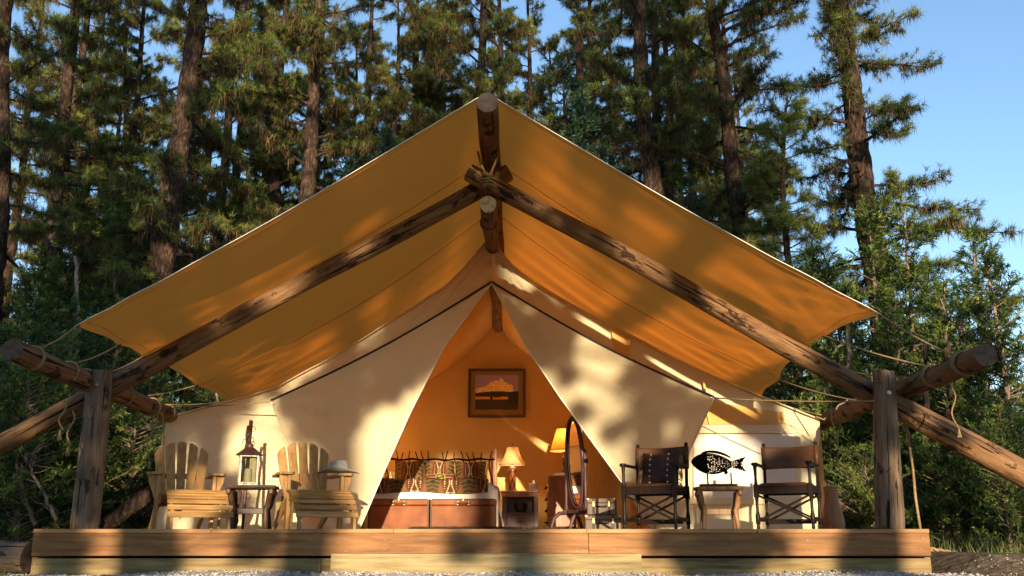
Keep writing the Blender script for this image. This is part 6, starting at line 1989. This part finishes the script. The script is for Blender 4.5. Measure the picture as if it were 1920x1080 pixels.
# fallen logs, twisted rope fence
log('fallen_log', at(1545, 915, 15.0), at(1628, 968, 14.6), .16, .17, 'pale fallen log lying behind the urn at right', 'log', None, 41, 'post', 'cutdark')
a = at(-160, 1040, 10.35); b = at(57, 1043, 10.15); a.z, b.z = .165, .165
log('fallen_log', a, b, .185, .170, 'thick grey fallen log lying left of the platform end', 'log', None, 44, 'post', 'cutdark', .03, .09)
m = MB()
pa, pb = at(1742, 1030, 12.4), at(1990, 1052, 12.2)
for s in (0, PI):
    m.tube([pa.lerp(pb, i / 70) + Vector((0, .022 * math.cos(i * .8 + s), .022 * math.sin(i * .8 + s) - .05 * math.sin(PI * i / 70))) for i in range(71)], .020, 6)
m.top('twisted_rope', MT['rope'], 'thick twisted rope strung low along the path at right', 'rope', pa, smooth=True)

# ground cover: grass and low leafy growth, far wood
rng = np.random.default_rng(21)
gm = NM()
for (x0, x1, y0, y1, n_, h_) in ((5.0, 11, 12.6, 20, 8000, .30), (-12, -5.0, 10.6, 20, 5000, .22), (-5.6, -4.9, 9.6, 11, 350, .10), (5.2, 8, 10.8, 11.8, 400, .14)):
    xx, yy = rng.uniform(x0, x1, n_), rng.uniform(y0, y1, n_)
    cl = np.array([mnoise.noise(Vector((x * .8, y * .8, 3))) for x, y in zip(xx, yy)])
    kp = cl > -.15
    xx, yy = xx[kp], yy[kp]
    P = np.stack([xx, yy, [gz(x, y) for x, y in zip(xx, yy)]], 1)
    d = rng.normal(0, .4, P.shape); d[:, 2] = 1
    gm.blades(P, d, rng.uniform(.4, 1.3, len(P)) * h_, .012, rng.uniform(0, 1, len(P)), rng)
tag(obj('grass', gm.mesh('grass', MT['grass'])), 'thin tufts of grass growing on the forest floor beside the tent', 'grass', kind='stuff')
um = NM()
for (x0, x1, y0, y1, z1, n_) in ((-26, -5.6, 19, 32, 3.2, 2600), (5.2, 26, 17.5, 32, 2.6, 2400), (-60, 60, 46, 62, 9.5, 5200)):
    far_ = y0 > 40
    O = np.stack([rng.uniform(x0, x1, n_), rng.uniform(y0, y1, n_), rng.uniform(0, 1, n_) ** 1.1], 1)
    O[:, 2] = O[:, 2] * z1 * np.array([.55 + .6 * mnoise.noise(Vector((x * .16, y * .12, 9))) for x, y in O[:, :2]]) + np.array([gz(x, y) for x, y in O[:, :2]])
    kk = 14; fl = 1.5 if far_ else .55
    A = unit(rng.normal(0, .7, (n_, 3)) + [0, -.1, .5]); o = np.repeat(O, kk, 0)
    f = np.tile(np.linspace(0, 1, kk), n_)
    b = o + np.repeat(A, kk, 0) * (f * fl)[:, None]
    um.blades(b, unit(np.repeat(A, kk, 0) * .5 + rng.normal(0, .8, o.shape)), fl * .5, fl * .14, np.clip(np.repeat(rng.normal(.3, .18, n_), kk) + .1 * f, 0, 1), rng)
tag(obj('undergrowth', um.mesh('undergrowth', MT['juniper'])), 'dark tangled undergrowth and far wood behind the junipers', 'undergrowth', kind='stuff')

# ------------------------------------------------------------------ the wood behind the viewer: real pines whose boughs shade the place
GB = 'pines behind the viewer'
tall = [(pine(90, 32, .34, 14.5, 60, 3.6, None), 32), (pine(91, 33, .36, 16.5, 60, 3.8, None), 33)]
uniq += tall
TA, TB = len(uniq) - 2, len(uniq) - 1
if SHADE:
    for k, (x, y, u, sc) in enumerate(((-7.5, -22, 2, .95), (1.5, -30, TA, 1.0), (9, -20, TA, 1.0), (10.5, -36, TB, 1.0), (-9, -28, 7, .8), (4.5, -42, TA, 1.1), (-5, -46, 6, 1.1), (13, -50, TB, 1.15), (-14, -20, 5, .7))):
        ms, H = uniq[u]
        plant('pine_tree', ms, (x, y, gz(x, y)), 'tall pine standing behind the viewer', 'pine tree', rot=k * 2.1, sc=sc, group=GB)

    for k, (x, y, u, sc) in enumerate(((-8, -12, 2, .75), (-13, -10, 5, .6), (-9, -15, 7, .85), (-18, -16, 9, .65), (-11, -17, 6, .85), (-22, -6, 4, .6), (-17, -3, 1, .6), (30, -14, 6, .9), (26, -7, 9, .8), (24, 0, 5, .8), (34, -26, 2, 1), (38, -10, 8, 1), (-24, -26, 3, 1), (-6.5, -13.5, 8, .85))):
        ms, H = uniq[u]
        plant('pine_tree', ms, (x, y, gz(x, y)), 'tall pine standing behind the viewer', 'pine tree', rot=k * 1.7, sc=sc, group=GB)
    for k, (x, y, j, sc) in enumerate(((-7, -9, 0, 1.5), (-7, -8, 1, 1.8), (-10, -7, 3, 1.4), (-6.6, -15, 1, 1.8), (-13, -5, 0, 1.6), (-8.5, -12, 0, 1.8), (28, -8, 1, 1.5), (23, -4, 0, 1.4), (25, -12, 1, 1.8), (27, -4, 2, 1.5), (-16, 0, 1, 1.6), (-15, -9, 1, 2), (-5.3, -10, 0, 1.25), (-4.3, -12.5, 0, 1.3), (10.3, -10, 0, 1.1), (13, -12, 2, 1.6))):
        plant('juniper', jm[j], (x, y, gz(x, y)), 'bushy juniper standing behind the viewer', 'juniper', rot=k * 1.9, sc=sc, group='junipers behind the viewer')
# nearer unseen pines with boughs added to shade the tent, chairs and platform
def target(px, py, Y, s0):
    P = at(px, py, Y); s = (P.y - s0) / (-to_sun.y); return P + to_sun * s, P
CL_ = []      # px, py, depth of what is shaded, radius in px, tuft count factor
for a in ((640, 690, 12.7), (700, 672, 12.7), (760, 655, 12.8), (600, 715, 12.6), (660, 745, 12.7), (725, 722, 12.8), (775, 690, 12.8), (640, 790, 12.7), (585, 800, 12.6), (560, 755, 12.5), (810, 610, 12.9)):
    CL_.append((*a, 37, 1.0))
for a in ((375, 870, 13), (435, 905, 13), (405, 815, 13), (340, 940, 13), (455, 945, 13), (350, 790, 13)): CL_.append((*a, 24, .6))
for a in ((1000, 610, 12.9), (1030, 655, 12.8), (1062, 700, 12.7), (1090, 765, 12.7), (1020, 580, 13), (1185, 715, 12.4), (1160, 800, 12.5), (1215, 780, 12.3)): CL_.append((*a, 20, .9))
for a in ((1290, 775, 12.1), (1318, 765, 12), (1290, 830, 12.1), (1310, 800, 12), (1270, 740, 12.1)): CL_.append((*a, 24, 1.0))
for a in ((1010, 560, 13), (1060, 590, 13)): CL_.append((*a, 22, 1.0))
for a in ((85, 1015, 10), (130, 1020, 10), (110, 1060, 10), (292, 1015, 10), (298, 1055, 10), (285, 1035, 10), (475, 1020, 10), (872, 1030, 10), (1255, 1015, 10), (1300, 1040, 10), (1350, 1015, 10), (1395, 1050, 10), (1440, 1015, 10), (1400, 1020, 10), (1320, 1065, 10), (1610, 1010, 10), (1640, 1045, 10), (1600, 1060, 10)): CL_.append((*a, 34, .9))
for a in ((175, 740, 10.3), (168, 810, 10.3), (162, 890, 10.3), (160, 950, 10.3), (60, 675, 9.2), (120, 705, 9.8), (240, 715, 10.6), (300, 675, 10.6), (370, 635, 10.6), (450, 595, 10.6), (120, 790, 10.7), (190, 700, 10.3)): CL_.append((*a, 36, .9))
for a in ((1655, 730, 10.1), (1662, 810, 10.1), (1640, 770, 11), (1740, 715, 9.8), (1810, 680, 9), (1770, 700, 9.4), (1560, 690, 10.4), (1770, 820, 10.5)): CL_.append((*a, 32, .8))
for a in ((620, 950, 10.3), (595, 930, 10.3), (640, 970, 10.3), (1225, 870, 10.6), (1270, 900, 10.6), (1490, 860, 10.6), (1440, 900, 10.6), (1330, 868, 10.7), (1372, 876, 10.7), (1345, 890, 10.7), (1270, 960, 12.9), (1340, 950, 13), (420, 970, 10.3)): CL_.append((*a, 26, .8))
for a in ((790, 750, 18.3), (820, 790, 18.3), (800, 830, 18.3), (760, 830, 18.3), (845, 760, 18.3), (860, 820, 18.3), (900, 800, 18.3), (930, 830, 18.3), (770, 790, 18.3), (815, 730, 18.3), (965, 830, 18.3), (975, 955, 17.3), (960, 935, 17.3)): CL_.append((*a, 34, 1.0))  # clumps added to keep the sun off back wall and nightstand
if SHADE:
    rng = np.random.default_rng(77)
    hosts = [(-1.95, -10.5, TA), (5.65, -11.5, TA), (4.1, -14.0, TB)]
    parts_ = [(NM(), NM()) for _ in hosts]
    for (px, py, Y, rp, den) in CL_:
        c, P = target(px, py, Y, -9.5 + rng.uniform(-2.5, 1.5))
        r = rp * Y / 1800.0
        hi = min(range(3), key=lambda i: abs(hosts[i][0] - c.x) + rng.uniform(0, .8))
        hx, hy_, _ = hosts[hi]
        lim, cr = parts_[hi]
        z0 = max(1.5, c.z - rng.uniform(-.2, .9))
        s = np.linspace(0, 1, 7)[:, None]
        A = np.array([hx, hy_, z0]); B = np.array(c)
        path = A * (1 - s) + B * s; path[:, 2] += .15 * np.sin(s[:, 0] * PI * 1.5) - .1 * s[:, 0] * (1 - s[:, 0])
        lim.tube(path, np.linspace(.022, .008, 7), 5)
        n = int(150 * den * (r / .28) ** 2) + 10
        C = np.array(c) + np.clip(rng.normal(0, .55, (n, 3)), -1.1, 1.1) * np.array([r, r * 1.6, r * .85])
        lim.sticks(np.repeat(B[None], n, 0) * .6 + C * .4 * 1.0, C, .005, .003)
        k = 14
        b = np.repeat(C, k, 0); d = unit(rng.normal(size=(n * k, 3)))
        cr.blades(b, d, .17 * rng.uniform(.7, 1.1, n * k), .018, np.clip(rng.normal(.45, .2, n * k), 0, 1), rng)
    for (hx, hy_, u), (lim, cr) in zip(hosts, parts_):
        ms, H = uniq[u]
        t = plant('pine_tree', dict(trunk=ms['trunk'], crown=ms['crown']), (hx, hy_, gz(hx, hy_)), 'tall pine standing behind the viewer', 'pine tree', sc=(.62, .62, 1.0), group=GB)
        for nm, q, mk in (('shade_limbs', lim, 'bark'), ('shade_clumps', cr, 'needle')):
            if not q.V: continue
            for V in q.V: V -= np.array(t.location, np.float32); V /= np.array(t.scale, np.float32)
            obj(nm, q.mesh(nm, MT[mk]), t)
